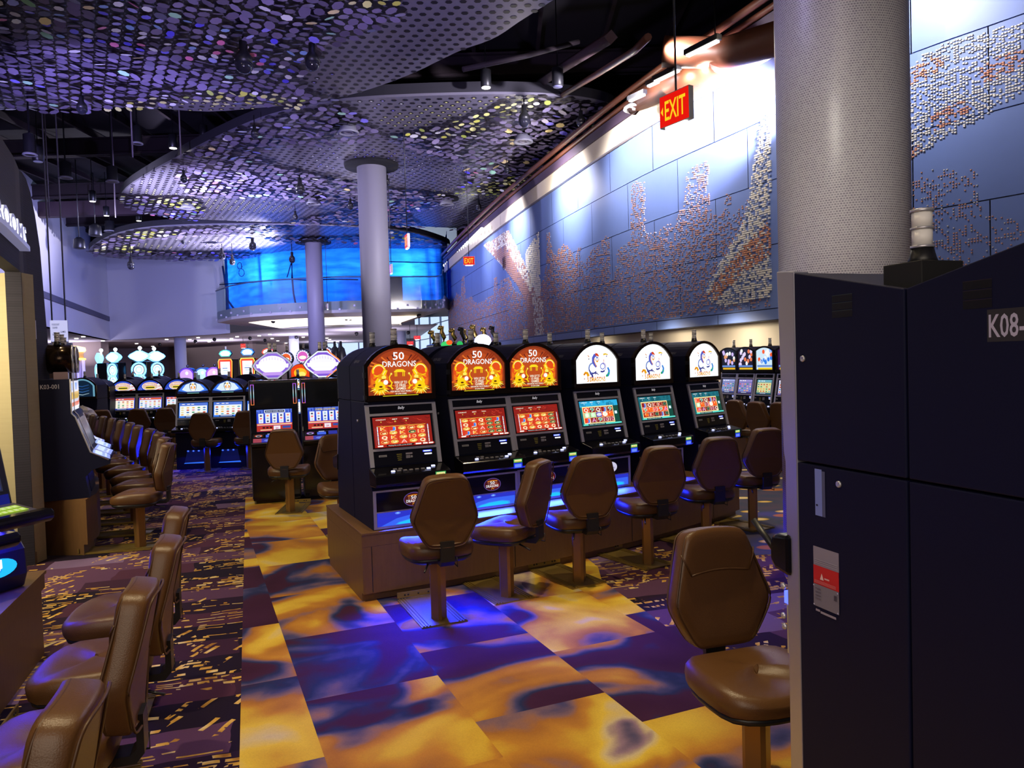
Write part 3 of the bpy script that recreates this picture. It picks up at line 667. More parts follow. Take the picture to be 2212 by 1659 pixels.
# ------------------------------------------------------------------ ceiling clouds
def cloud(name, outline, z, label, seed, pitch, hole_at=None, dens=.55):
    root = empty(name, (0, 0, 0)); tag(root, label, 'ceiling panel')
    P = [(q[0], q[1]) for q in outline]
    def wav(x, y): return z + .13 * math.sin(x * .9 + seed) * math.sin(y * .7 + seed * 2)
    mb = MB(); mb.prism(P, 'z', z + .16, z + .40)
    obj('frame', mb, mat('cloud edge', (.010, .009, .014), .8), root)
    xs = [p[0] for p in P]; ys = [p[1] for p in P]
    plate = MB(); discs = MB(); rnd = random.Random(seed)
    plate.prism(P, 'z', z + .10, z + .16)
    obj('metal_sheet', plate, mat('perforated metal', (.26, .245, .31), .36, .55), root)
    y = min(ys); r = 0
    nzs = [(rnd.uniform(.25, .75), rnd.uniform(.25, .9), rnd.uniform(0, 6)) for _ in range(7)]
    def fld(x, y, k): 
        a = nzs[k]; b = nzs[(k + 2) % 7]; return math.sin(x * a[0] + a[2] + 1.3 * math.sin(y * b[1] + b[2])) + .8 * math.sin(y * a[1] + b[2] + 1.1 * math.sin(x * b[0]))
    while y < max(ys):
        x = min(xs) + (pitch / 2 if r % 2 else 0)
        while x < max(xs):
            if pip(x, y, P) and not (hole_at and math.hypot(x - hole_at[0], y - hole_at[1]) < hole_at[2]):
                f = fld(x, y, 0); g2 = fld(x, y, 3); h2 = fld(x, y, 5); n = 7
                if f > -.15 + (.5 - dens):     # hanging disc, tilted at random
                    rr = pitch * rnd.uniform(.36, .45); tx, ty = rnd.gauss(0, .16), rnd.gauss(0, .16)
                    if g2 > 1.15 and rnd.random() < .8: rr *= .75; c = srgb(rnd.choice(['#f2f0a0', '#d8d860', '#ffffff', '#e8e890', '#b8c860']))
                    elif h2 > .55 and rnd.random() < .5: rr *= .8; c = srgb(rnd.choice(['#6a60ff', '#b8b8ff', '#ffffff', '#8a84ff', '#ffffff', '#a0c8ff', '#ff90c0']))  # bright tints painted on discs stand in for reflected lights
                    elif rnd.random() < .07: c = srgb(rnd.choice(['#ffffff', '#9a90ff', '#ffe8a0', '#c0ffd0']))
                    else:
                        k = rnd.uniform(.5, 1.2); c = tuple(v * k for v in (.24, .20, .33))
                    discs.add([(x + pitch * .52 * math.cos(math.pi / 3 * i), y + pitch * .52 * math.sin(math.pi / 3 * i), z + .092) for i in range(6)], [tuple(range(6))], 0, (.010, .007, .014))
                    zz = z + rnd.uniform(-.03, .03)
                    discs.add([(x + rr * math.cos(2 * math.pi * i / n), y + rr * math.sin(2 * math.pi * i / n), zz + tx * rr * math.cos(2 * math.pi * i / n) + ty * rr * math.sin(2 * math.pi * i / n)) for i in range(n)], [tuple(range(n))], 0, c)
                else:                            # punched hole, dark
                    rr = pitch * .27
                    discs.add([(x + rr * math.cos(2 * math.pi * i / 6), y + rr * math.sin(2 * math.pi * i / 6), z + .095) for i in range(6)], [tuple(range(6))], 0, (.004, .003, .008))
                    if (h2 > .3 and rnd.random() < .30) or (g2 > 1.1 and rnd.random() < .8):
                        rr *= .55; discs.add([(x + rr * math.cos(i * 1.57), y + rr * math.sin(i * 1.57), z + .09) for i in range(4)], [(0, 1, 2, 3)], 0, srgb(rnd.choice(['#e8e890', '#ffffa0']) if g2 > 1.1 else rnd.choice(['#ffffff', '#9088ff', '#c0b8ff'])))  # small pale glint painted over the hole
            x += pitch
        y += pitch * .87; r += 1
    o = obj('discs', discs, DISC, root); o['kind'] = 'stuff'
    return root
def smooth_closed(P, k=4):
    n = len(P); out = []
    for i in range(n):
        p0, p1, p2, p3 = [np.array(P[(i + j - 1) % n][:2], float) for j in range(4)]
        for q in range(k):
            t = q / k; out.append(tuple(0.5 * ((2 * p1) + (-p0 + p2) * t + (2 * p0 - 5 * p1 + 4 * p2 - p3) * t * t + (-p0 + 3 * p1 - 3 * p2 + p3) * t ** 3)))
    return out
ZC = 7.85
o1 = [at(x, y, ZC) for x, y in ((1120, 60), (1060, 97), (1000, 118), (950, 141), (900, 165), (830, 192), (750, 216), (650, 233), (560, 242), (450, 250), (330, 243), (200, 240), (100, 244), (0, 240), (-150, 246))]
o1 = [(q.x, q.y) for q in o1] + [(-20, 15), (-18, 9), (-8, 5.5), (-1, 5.5), (2.0, 8.2), (1.9, 11.5)]
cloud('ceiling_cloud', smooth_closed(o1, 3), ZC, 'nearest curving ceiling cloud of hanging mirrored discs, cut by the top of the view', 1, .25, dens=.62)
o2 = [at(x, y, ZC) for x, y in ((262, 440), (272, 415), (330, 378), (400, 341), (470, 306), (560, 268), (640, 246), (720, 230), (800, 222), (900, 217), (1000, 214), (1100, 213), (1200, 217), (1280, 227), (1325, 241), (1336, 262), (1322, 300), (1290, 335), (1235, 385), (1180, 430), (1110, 480), (1060, 497), (980, 497), (900, 493), (800, 489), (700, 487), (600, 485), (500, 482), (400, 477), (330, 468), (285, 457))]
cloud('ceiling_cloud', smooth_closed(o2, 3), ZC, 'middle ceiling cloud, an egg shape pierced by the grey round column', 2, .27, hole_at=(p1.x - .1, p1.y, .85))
o3 = [at(x, y, ZC) for x, y in ((192, 545), (215, 525), (260, 506), (330, 494), (430, 489), (560, 488), (700, 490), (830, 497), (900, 508), (955, 524), (972, 534), (962, 543), (900, 549), (800, 552), (650, 556), (500, 560), (380, 563), (260, 561), (215, 554))]
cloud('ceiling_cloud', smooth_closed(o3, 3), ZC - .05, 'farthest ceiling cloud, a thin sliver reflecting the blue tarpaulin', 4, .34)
tag(obj('column_hole', MB().lathe([(.02, 0), (.82, 0), (.84, .1)], (p1.x, p1.y, ZC - .02), 32), mat('hole black', (.002, .002, .003), .9)), 'round dark opening in the cloud where the grey column passes', 'opening')
tag(obj('column_hole', MB().lathe([(.02, 0), (.85, 0), (.87, .1)], (p2.x, p2.y, ZC - .08), 32), mat('hole black', (.002, .002, .003), .9)), 'dark opening in the farthest cloud around the violet column', 'opening')

RIM = mat('white rim', (.22, .22, .26), .4)
def fixture_proto(loc):
    r = empty('ring_diffuser', loc); obj('cutout', lambda: MB().lathe([(.01, .06), (.46, .06), (.47, .10)], (0, 0, 0), 24), mat('hole black', (.002, .002, .003), .9), r, key='fx1')
    obj('collar', lambda: MB().lathe([(.20, .05), (.22, -.05), (.27, -.10), (.27, -.14), (.21, -.13), (.17, -.06)], (0, 0, 0), 24), RIM, r, key='fx2')
    obj('louvre', lambda: MB().lathe([(.15, -.05), (.13, -.12), (.10, -.12), (.09, -.05), (.05, -.05), (.04, -.10), (.001, -.10)], (0, 0, 0), 24), mat('louvre grey', (.12, .11, .14), .5), r, key='fx3'); return r
for (x, y, lab) in ((752, 277, 'upper left of the middle cloud, above the grey column'), (1130, 297, 'right side of the middle cloud, near its wide end'), (678, 433, 'middle cloud just left of the grey column'), (965, 435, 'middle cloud lower right, beside the mural'), (405, 443, 'pointed left end of the middle cloud')):
    tag(fixture_proto(at(x, y, ZC - .02)), 'round diffuser in a dark cutout, ' + lab, 'air diffuser', 'ring diffusers in the middle cloud')
def dome(px, py, Y, r, lab, rod=0.0):
    p = atY(px, py, Y)
    if Y < 33: p = at(px, py, ZC - .26 - r); r *= p.y / Y
    root = empty('dome_camera', p); tag(root, lab, 'camera', 'black dome cameras hung below the clouds')
    obj('mount', MB().lathe([(r * .12, max(7.98 - p.z, r * 3) if Y < 33 else 7.93 - p.z), (r * .12, r * 2.7), (r * .45, r * 2.6), (r * .45, r * 1.5), (r * .9, r * .9), (r * 1.0, .1 * r)], (0, 0, 0), 14), PLAST, root)
    obj('bubble', MB().ball((0, 0, 0), r, 14), mat('smoked bubble', (.02, .02, .03), .08), root)
for d in [(527, 140, 13.2, .155, 'largest dome camera, hanging in the near cloud above centre left'), (675, 137, 13.2, .13, 'dome camera to the right of the largest one on the near cloud'), (177, 236, 14.8, .10, 'dome camera at the lower rim of the near cloud, left'),
          (550, 292, 20, .10, 'dome camera at upper left of the middle cloud'), (1133, 262, 20, .16, 'dome camera just above the right ring diffuser of the middle cloud'), (1255, 265, 20, .12, 'dome camera nearest the right tip of the middle cloud'),
          (648, 411, 27, .17, 'dome camera left of the grey column, middle cloud'), (397, 388, 22, .10, 'dome camera on the left edge of the middle cloud'), (1202, 352, 21, .10, 'dome camera by the brown pipes, right side of middle cloud'), (1095, 368, 24, .09, 'small dome camera in the right half of the middle cloud'), (836, 395, 26, .1, 'dome camera immediately right of the grey column'),
          (1034, 448, 27, .1, 'dome camera low on the middle cloud next to the mural cornice'), (757, 447, 28, .11, 'dome camera immediately left of the grey column top'), (638, 470, 30, .1, 'dome camera low in the middle cloud, left of centre'), (283, 575, 36, .17, 'dome camera hanging before the white far wall at left'), (480, 555, 37, .16, 'dome camera at the left edge of the blue tarpaulin'), (502, 567, 37, .14, 'lower dome camera just right of the tarpaulin edge'), (546, 534, 36, .17, 'dome camera on the farthest cloud above the tarpaulin'), (631, 562, 37, .15, 'dome camera before the fold of the tarpaulin'), (396, 523, 36, .1, 'small dome camera on the farthest cloud, left part')]:
    dome(*d)
p = at(1109, 491, 7.0); r_ = empty('hanging_ball_speaker', p); tag(r_, 'black faceted ball hanging on a white rod before the mural cornice', 'speaker')
obj('ball', MB().ball((0, 0, 0), .13, 8), PLAST, r_); obj('rod', MB().tube((0, 0, .12), (0, 0, 7.93 - p.z), .022, 8), WHITEP, r_)
for i, (x, y, Y, e) in enumerate([(440, 297, 24, 1), (374, 320, 22, 1), (200, 435, 28, 1), (230, 466, 32, 1), (82, 349, 18, 0), (1050, 189, 17, 1), (300, 477, 34, 1), (1546, 130, 13, 0), (1205, 187, 16, 0)]):
    p = atY(x, y, Y); r_ = empty('pendant_downlight', p)
    tag(r_, ['bright downlight under the dark deck, left of the middle cloud', 'bright downlight lower left of the first one above the middle cloud edge', 'can downlight over the maroon beam at left', 'small downlight just below the maroon beam', 'dim violet can near the restroom tower top', 'lone bright downlight between the near and middle clouds', 'tiny downlight by the left tip of the middle cloud', 'dim small can beside the duct elbow', 'dim small can between clouds at right'][i], 'downlight', 'downlights in the dark deck')
    obj('can', lambda: MB().lathe([(.012, 10.22 - p.z), (.012, .42), (.12, .38), (.12, .02), (.10, .0)], (0, 0, 0), 14), PLAST, r_)
    obj('lens', lambda: MB().lathe([(.10, .01), (.10, -.01), (.001, -.01)], (0, 0, 0), 14), mat('downlight lens', (1, 1, 1), emit=(1, .93, .82), strength=5) if e else mat('dim lens', (.1, .1, .2), emit=(.3, .3, .6), strength=.25), r_, key='dl2%d' % e)
for i, (x, y, Y, s) in enumerate([(142, 385, 22, .17), (243, 393, 23, .17), (237, 500, 34, .22), (65, 335, 17, .14), (297, 311, 20, .13)]):
    p = atY(x, y, Y); r_ = empty('drum_diffuser', p)
    tag(r_, 'drum-shaped air diffuser under the dark deck, ' + ['nearest the restroom tower, rim lit', 'right of the rim-lit one', 'above the left tip of the farthest cloud', 'highest left beside the tower', 'violet one between beams above the middle cloud'][i], 'air diffuser', 'drum diffusers in the dark deck')
    obj('drum', MB().lathe([(.02, 10.22 - p.z), (.02, .5), (s * .9, .45), (s * .9, .05), (s, .0)], (0, 0, 0), 18), PLAST, r_); obj('rim', MB().lathe([(s, .04), (s * 1.12, 0), (s * .8, -.01), (s * .5, .02), (.01, .02)], (0, 0, 0), 18), RIM if i != 1 else mat('louvre grey', (.12, .11, .14), .5), r_)
for i, (x, y0, y1, Y) in enumerate([(287, 250, 340, 19), (391, 245, 340, 21), (107, 380, 470, 24), (250, 400, 470, 24)]):
    tag(obj('hanger_rod', MB().tube(atY(x, y1, Y), Vector((atY(x, y1, Y).x, Y, 10.22)), .022, 6), mat('rod grey', (.10, .08, .10), .5)), ['vertical conduit rod hanging from the deck just below the near cloud', 'thin rod between the near and middle clouds', 'thin rod beside the restroom tower', 'rod above the left tip of the middle cloud'][i], 'rod')
for i, (x, y, Y, s) in enumerate([(171, 528, 30, .28), (206, 500, 32, .32)]):
    p = atY(x, y, Y); r_ = empty('hanging_speaker', p); tag(r_, ['black bell-shaped speaker hanging before the white left wall', 'black speaker cluster beside the tip of the farthest cloud'][i], 'speaker')
    obj('bell', MB().lathe([(s * .3, s), (s * .7, s * .7), (s * .8, -s * .5), (s * .7, -s * .6), (.01, -s * .6)], (0, 0, 0), 12), PLAST, r_); obj('cable', MB().tube((0, 0, s), (0, 0, 10.22 - p.z), .02, 5), PLAST, r_)
for i, pts in enumerate([[(490, 345, 24), (640, 470, 40)], [(0, 0, 0)]]):
    pass
tag(obj('truss_chord', MB().path([atY(1000, 150, 14), atY(1140, 120, 14.5), atY(1250, 90, 15)], .05, 6), BEAM), 'dark maroon conduit crossing the deck right of the near cloud', 'pipe')
tag(obj('deck_pipe', MB().path([atY(1215, 205, 18), atY(1290, 160, 15), atY(1370, 110, 12.5), atY(1400, 80, 11.5)], .06, 8), DUCT), 'brown flexible pipe curving up over the tip of the middle cloud', 'pipe')
tag(obj('deck_beam', MB().path([atY(1150, 190, 19), atY(1225, 140, 16), atY(1320, 80, 13)], .12, 4), mat('maroon steel', (.05, .022, .03), .7)), 'maroon angled beam above the right end of the middle cloud', 'beam')
# string of bright cove lamps beside the far end of the mural
for i in range(22):
    t = i / 21; px = 961 + (1041 - 961) * t; py = 573 - (573 - 496) * t; p = atY(px, py, 40 - 12 * t)
    o = obj('cove_lamp', lambda: MB().ball((0, 0, 0), .085, 8), mat('cove lamp glow', (1, 1, 1), emit=(.95, 1, 1), strength=6), key='clamp2'); o.location = p
    tag(o, 'one of the line of bright white lamps rising beside the far end of the mural', 'lamp', 'line of lamps beyond the mural cornice')

# ================================================================== THINGS: chairs
def outline_pts(P, k=2): return smooth_closed(P, k)
_bo = [(.0, -.002), (.09, .0), (.125, .012), (.155, .05), (.198, .125), (.212, .165), (.211, .20), (.192, .26), (.150, .395), (.132, .436), (.100, .455), (.05, .461)]
BACK_OUT = _bo + [(0, .463)] + [(-x, z) for x, z in _bo[1:]][::-1]
SEAT_OUT = [(-.17, -.185), (.0, -.205), (.17, -.185), (.225, -.10), (.235, .05), (.215, .17), (.12, .225), (.0, .235), (-.12, .225), (-.215, .17), (-.235, .05), (-.225, -.10)]
def back_mesh():
    mb = MB(); o = outline_pts(BACK_OUT); rings = []
    for d, sc in ((-.052, .90), (-.050, .955), (-.040, .99), (-.010, 1.0), (.022, 1.0), (.040, .975), (.050, .91), (.056, .80), (.058, .6), (.059, .35), (.059, .08)):
        rings.append([(x * sc, d * .8 + .035 * (abs(x * sc) / .21) ** 2 + .02 * ((.225 + (z - .225) * sc - .2) / .25) ** 2 * (1 if d > 0 else .3), .225 + (z - .225) * sc) for x, z in o])
    return mb.loft(rings[::-1])
def seat_mesh():
    mb = MB(); o = outline_pts(SEAT_OUT); rings = []
    for z, sc in ((0, .94), (.012, .985), (.045, 1.0), (.065, .985), (.080, .94), (.087, .86), (.088, .6), (.086, .3), (.085, .05)):
        rings.append([(x * sc, y * sc, z + (.012 * (abs(x) / .23) ** 2 if z > .06 else 0) - (.018 * max(0, y - .12) / .12 if z > .06 else 0)) for x, y in o])
    return mb.loft(rings)
def shell_mesh():
    o = outline_pts(SEAT_OUT); mb = MB()
    return mb.loft([[(x * s_, y * s_, z) for x, y in o] for z, s_ in ((-.040, .62), (-.036, .80), (-.018, .93), (.002, .955))])
def piping_mesh():
    o = outline_pts(BACK_OUT, 2); mb = MB()
    for d, sc in ((-.047, .965), (.036, .985)): mb.path([(x * sc, d + .035 * (abs(x) / .21) ** 2, .225 + (z - .225) * sc) for x, z in o], .0045, 5, closed=True)
    return mb
def crease_mesh():
    pts = []
    for i in range(11):
        x = -.13 + .026 * i; pts.append((x, .053 + .030 * (abs(x) / .21) ** 2, .285 + .012 * math.sin(i / 10 * math.pi)))
    mb = MB().path(pts, .004, 5)
    for sg in (-1, 1): mb.path([(sg * .13, .066, .285), (sg * .155, .068, .34), (sg * .165, .06, .37)], .0035, 5)
    return mb
def bracket_mesh():
    mb = MB(); mb.prism([(-.12, .0), (-.26, .0), (-.285, .03), (-.285, .16), (-.262, .16), (-.262, .045), (-.24, .028), (-.12, .028)], 'x', -.045, .045)
    mb.path([(.06, -.20, .0), (.06, -.285, -.005), (.06, -.285, .05), (.06, -.25, .05)], .004, 5); mb.path([(-.1, -.16, .0), (-.15, -.27, -.02)], .006, 5)
    return mb
def post_mesh():
    c = []
    for i in range(4): 
        a_ = math.radians(45 + 90 * i)
        for t in (-12, 12): c.append((.052 * math.cos(a_ + math.radians(t)), .052 * math.sin(a_ + math.radians(t))))
    return MB().prism(c, 'z', .006, .425, M=Matrix.Rotation(math.radians(38), 4, 'Z'))
def plate_mesh():
    mb = MB(); mb.box(-.155, .155, -.13, .50, .0035, .012)
    for x in (-.145, -.125, -.105, .095, .115, .135): mb.box(x, x + .010, -.128, .498, .012, .018)
    return mb
def anchor_mesh():
    mb = MB(); mb.box(-.155, .155, .495, .505, .022, .062)
    for x in (-.10, -.075, .0, .075, .10): mb.lathe([(.007, 0), (.007, .003), (.001, .003)], (0, 0, 0), 8, 1, Matrix.Translation((x, .494, .042)) @ Matrix.Rotation(math.radians(90), 4, 'X'))
    return mb
def make_chair(detail=True, plate=True):
    r = empty('slot_chair', (0, 0, 0)); SZ = .452
    seat = obj('seat', seat_mesh, VINYL, r, key='c_seat'); seat.location = (0, 0, SZ)
    sh = obj('seat_shell', shell_mesh, PLAST, r, key='c_shell'); sh.location = (0, 0, SZ)
    bk = obj('backrest', back_mesh, VINYL, r, key='c_back'); bk.location = (0, -.235, .545); bk.rotation_euler = (math.radians(9), 0, 0)
    if detail:
        obj('piping', piping_mesh, PIPING, bk, key='c_pip'); obj('crease', crease_mesh, PIPING, bk, key='c_crease')
    br = obj('bracket', bracket_mesh, PLAST, r, key='c_brk'); br.location = (0, 0, SZ - .03)
    obj('post', post_mesh, POST, r, key='c_post')
    if plate:
        pl = obj('floor_plate', plate_mesh, PLATE, r, key='c_plate'); obj('anchor_strip', anchor_mesh, [PLATE, PLAST], pl, key='c_anchor')
    return r
CH = {}
def chair(x, y, rz, label, group=None, detail=True, plate=True, swivel=0.0):
    k = (detail, plate)
    if k not in CH:
        CH[k] = r = make_chair(detail, plate); r.location = (x, y, 0); r.rotation_euler = (0, 0, math.radians(rz))
    else: r = dup(CH[k], None, (x, y, 0), math.radians(rz))
    for ch in r.children:          # the seat swivels on its post
        n = ch.name.split('.')[0]
        if n in ('seat', 'seat_shell', 'backrest', 'bracket'):
            base = Vector({'seat': (0, 0, .452), 'seat_shell': (0, 0, .452), 'backrest': (0, -.235, .545), 'bracket': (0, 0, .422)}[n]); R = Matrix.Rotation(math.radians(swivel), 4, 'Z')
            ch.location = R @ base; ch.rotation_euler = (ch.rotation_euler[0], 0, math.radians(swivel))
    if 'group' in r: del r['group']
    return tag(r, label, 'chair', group)
G1 = 'brown chairs along the middle row of machines'
chair(-.531, 4.933, 23, 'brown swivel chair seen from behind, nearest of the middle row', G1, swivel=-3)
chair(-.08, 5.36, 27, 'brown swivel chair turned sideways, edge of its back showing, second of the middle row', G1, swivel=36)
chair(.469, 5.665, 30, 'brown swivel chair third from the left along the middle row', G1, swivel=-12)
chair(1.076, 6.106, 33, 'brown swivel chair fourth from the left in the middle row, before the second white machine', G1, swivel=-17)
q = at(1527, 1180); chair(q.x, q.y, 35, 'brown swivel chair fifth from the left, before the last white-lit machine', G1, swivel=-24)
chair(2.311, 7.27, 32, 'brown swivel chair beyond the row end, partly hidden by the chrome cabinet edge', G1, swivel=-20)
chair(.868, 2.745, 197, 'large near brown chair facing the camera, beside the black cabinet at right')
G2 = 'brown chairs at the left foreground'
for (x, y), rz, lab in zip([(-1.71, 3.8), (-1.45, 3.13), (-1.24, 2.47), (-.97, 1.62)], (108, 108, 108, 107),
        ('brown chair of the left foreground, farthest of the four, only its back top showing', 'brown chair of the left foreground, third from the camera, whole seat visible', 'brown chair of the left foreground with the large upright back, second from the camera', 'brown chair at the bottom left corner, closest to the camera, cut by the frame')):
    f = Vector((-math.sin(math.radians(rz)), math.cos(math.radians(rz)))); chair(x + f.x * .30, y + f.y * .30, rz, lab, G2)
G3 = 'brown chairs in the long curving row on the left'
kb = [(-3.36, 7.30), (-3.70, 7.96), (-4.06, 8.61), (-4.47, 9.24), (-4.93, 9.88), (-5.34, 10.48), (-5.78, 11.08), (-6.22, 11.66), (-6.68, 12.25), (-7.15, 12.80), (-7.62, 13.35)]
nm = ['nearest', 'second', 'third', 'fourth', 'fifth', 'sixth', 'seventh', 'eighth', 'ninth', 'tenth', 'farthest']
K3 = []
for i, (x, y) in enumerate(kb):
    rz = 102 + i * 1.4; f = Vector((-math.sin(math.radians(rz)), math.cos(math.radians(rz)))); px, py = x + f.x * .30, y + f.y * .30; K3.append((px, py, rz))
    chair(px, py, rz, nm[i] + ' brown chair in the long curving row on the left' + (', seat in view' if i == 0 else ''), G3, detail=i < 4)
chair(-2.654, 8.797, 6, 'brown chair standing alone before the two machines with hexagonal toppers, seen from behind', plate=True)
chair(-1.72, 7.42, 206, 'brown chair behind the first orange machine, front of its back visible, facing the camera')
chair(-5.163, 12.58, 8, 'brown chair before the two tiger machines, seen from behind')
q = at(540, 1012); chair(q.x, q.y, 10, 'brown chair right of the tiger machines', detail=False)
for px, py, rz, lab in ((297, 884, 8, 'brown chair before the striped-arch machines, centre one seen from behind'), (352, 882, 14, 'brown chair between the striped-arch and tiger machines, back view'), (363, 886, 200, 'brown chair turned to face the camera beside the tiger machine side'), (211, 879, 20, 'small far brown chair next to the plastic bag')):
    d = 14.4; d += .9 if px == 363 else 0; p = atY(px, py, d); chair(p.x, p.y + .2, rz, lab, 'far brown chairs at the left', detail=False)
for px, py, lab in ((1592, 864, 'brown chair before the right wall machines, leftmost'), (1638, 869, 'brown chair before the right wall machines, middle one'), (1690, 872, 'brown chair before the right wall machines, cut by the chrome cabinet edge')):
    d = 1620 * .7 / (py - 765); p = atY(px, py, d); chair(p.x + .22, p.y + .16, -62, lab, 'brown chairs at the right wall', detail=False)

# ================================================================== THINGS: slot machines
ARCHN = 14
def arch(hw, zs, za, inset=0.0, zb=0.0):
    """closed outline: bottom corners, shoulders, arc"""
    hw -= inset; za -= inset; zs = zs; zb += inset
    rise = za - zs; R = (hw * hw + rise * rise) / (2 * rise); zc = za - R; a0 = math.atan2(zs - zc, hw)
    pts = [(-hw, zb), (hw, zb)]
    for i in range(ARCHN + 1):
        a_ = a0 + (math.pi - 2 * a0) * i / ARCHN; pts.append((R * math.cos(a_), zc + R * math.sin(a_)))
    return pts
def tower_light(s=1.0):
    mb = MB(); mb.lathe([(.034 * s, 0), (.030 * s, .012 * s), (.024 * s, .035 * s)], n=12, m=2); mb.lathe([(.026 * s, .035 * s), (.026 * s, .041 * s)], n=12, m=1)
    mb.lathe([(.0225 * s, .041 * s), (.0225 * s, .078 * s)], n=12, m=0); mb.lathe([(.026 * s, .078 * s), (.026 * s, .083 * s)], n=12, m=1)
    mb.lathe([(.0225 * s, .083 * s), (.0225 * s, .118 * s)], n=12, m=0); mb.lathe([(.026 * s, .118 * s), (.026 * s, .125 * s)], n=12, m=1)
    return mb
BALLY = dict(w=.55, dep=.53, door=.285, db=.325, dt=.415, dk=.455, dy=-.14, p0=(.03, .46), p1=(.135, .90), cz=.925, cs=1.195, ca=1.35, cy=.115)
LOW = dict(w=.585, dep=.60, door=.60, db=.64, dt=.70, dk=.745, dy=-.17, p0=(.03, .76), p1=(.12, 1.235), cz=1.26, cs=1.345, ca=1.545, cy=.10)
WALLM = dict(w=.43, dep=.55, door=.285, db=.325, dt=.385, dk=.42, dy=-.18, p0=(.05, .43), p1=(.13, .88), cz=.90, cs=1.255, ca=1.32, cy=.105)
def cab_mesh(D):
    w = D['w'] / 2; mb = MB()
    prof = [(0, 0), (0, D['door'] + .01), (.015, D['db']), D['p0'], D['p1'], (D['p1'][0], D['cz']), (D['dep'], D['cz']), (D['dep'], 0)]
    mb.prism(prof, 'x', -w, w); mb.prism([(x, z) for x, z in arch(w, D['cs'], D['ca'], 0, D['cz'] + .006)], 'y', D['cy'] + .022, D['dep'])
    return mb
def crown_frame_mesh(D):
    w = D['w'] / 2; o = arch(w, D['cs'], D['ca'], 0, D['cz'] + .004); i = arch(w, D['cs'] - .012, D['ca'], .028, D['cz'] + .02); mb = MB(); y0, y1 = D['cy'] - .012, D['cy'] + .022
    n = len(o); o3 = [(x, y1, z) for x, z in o]; o0 = [(x, y0, z) for x, z in o]; i0 = [(x, y0, z) for x, z in i]; i1 = [(x, y0 + .02, z) for x, z in i]
    return mb.loft([o3, o0, i0, i1], caps=False, smooth=False)
def frame_bars(D, lower=True):
    """chrome ladder frame over the tilted display"""
    w = D['w'] / 2; y0, z0 = D['p0']; y1, z1 = D['p1']; V = Vector((0, y1 - y0, z1 - z0)); L = V.length; V.normalize(); N = Vector((0, -V.z, V.y)); mb = MB()
    def bar(xa, xb, ta, tb, h=.016):
        M = Matrix(((1, 0, N.x, 0), (0, V.y, N.y, y0), (0, V.z, N.z, z0), (0, 0, 0, 1))); mb.box(xa, xb, ta, tb, .0005, h, 0, M)
    bar(-w, -w + .03, -.01, L); bar(w - .03, w, -.01, L); bar(-w + .03, w - .03, L - .012, L); bar(-w + .03, w - .03, L - .085, L - .067); bar(-w + .03, w - .03, .105, .122)
    return mb
def disp_frame(D):
    y0, z0 = D['p0']; y1, z1 = D['p1']; V = Vector((0, y1 - y0, z1 - z0)); L = V.length; V.normalize(); return Vector((0, y0, z0)), V, Vector((0, -V.z, V.y)), L
def deck_mesh(D):
    w = D['w'] / 2 + .008; dy = D['dy']; return MB().prism([(.02, D['db'] - .005), (dy + .02, D['db']), (dy, D['db'] + .02), (dy, D['dt'] - .008), (dy + .008, D['dt']), (.04, D['dk'])], 'x', -w, w)
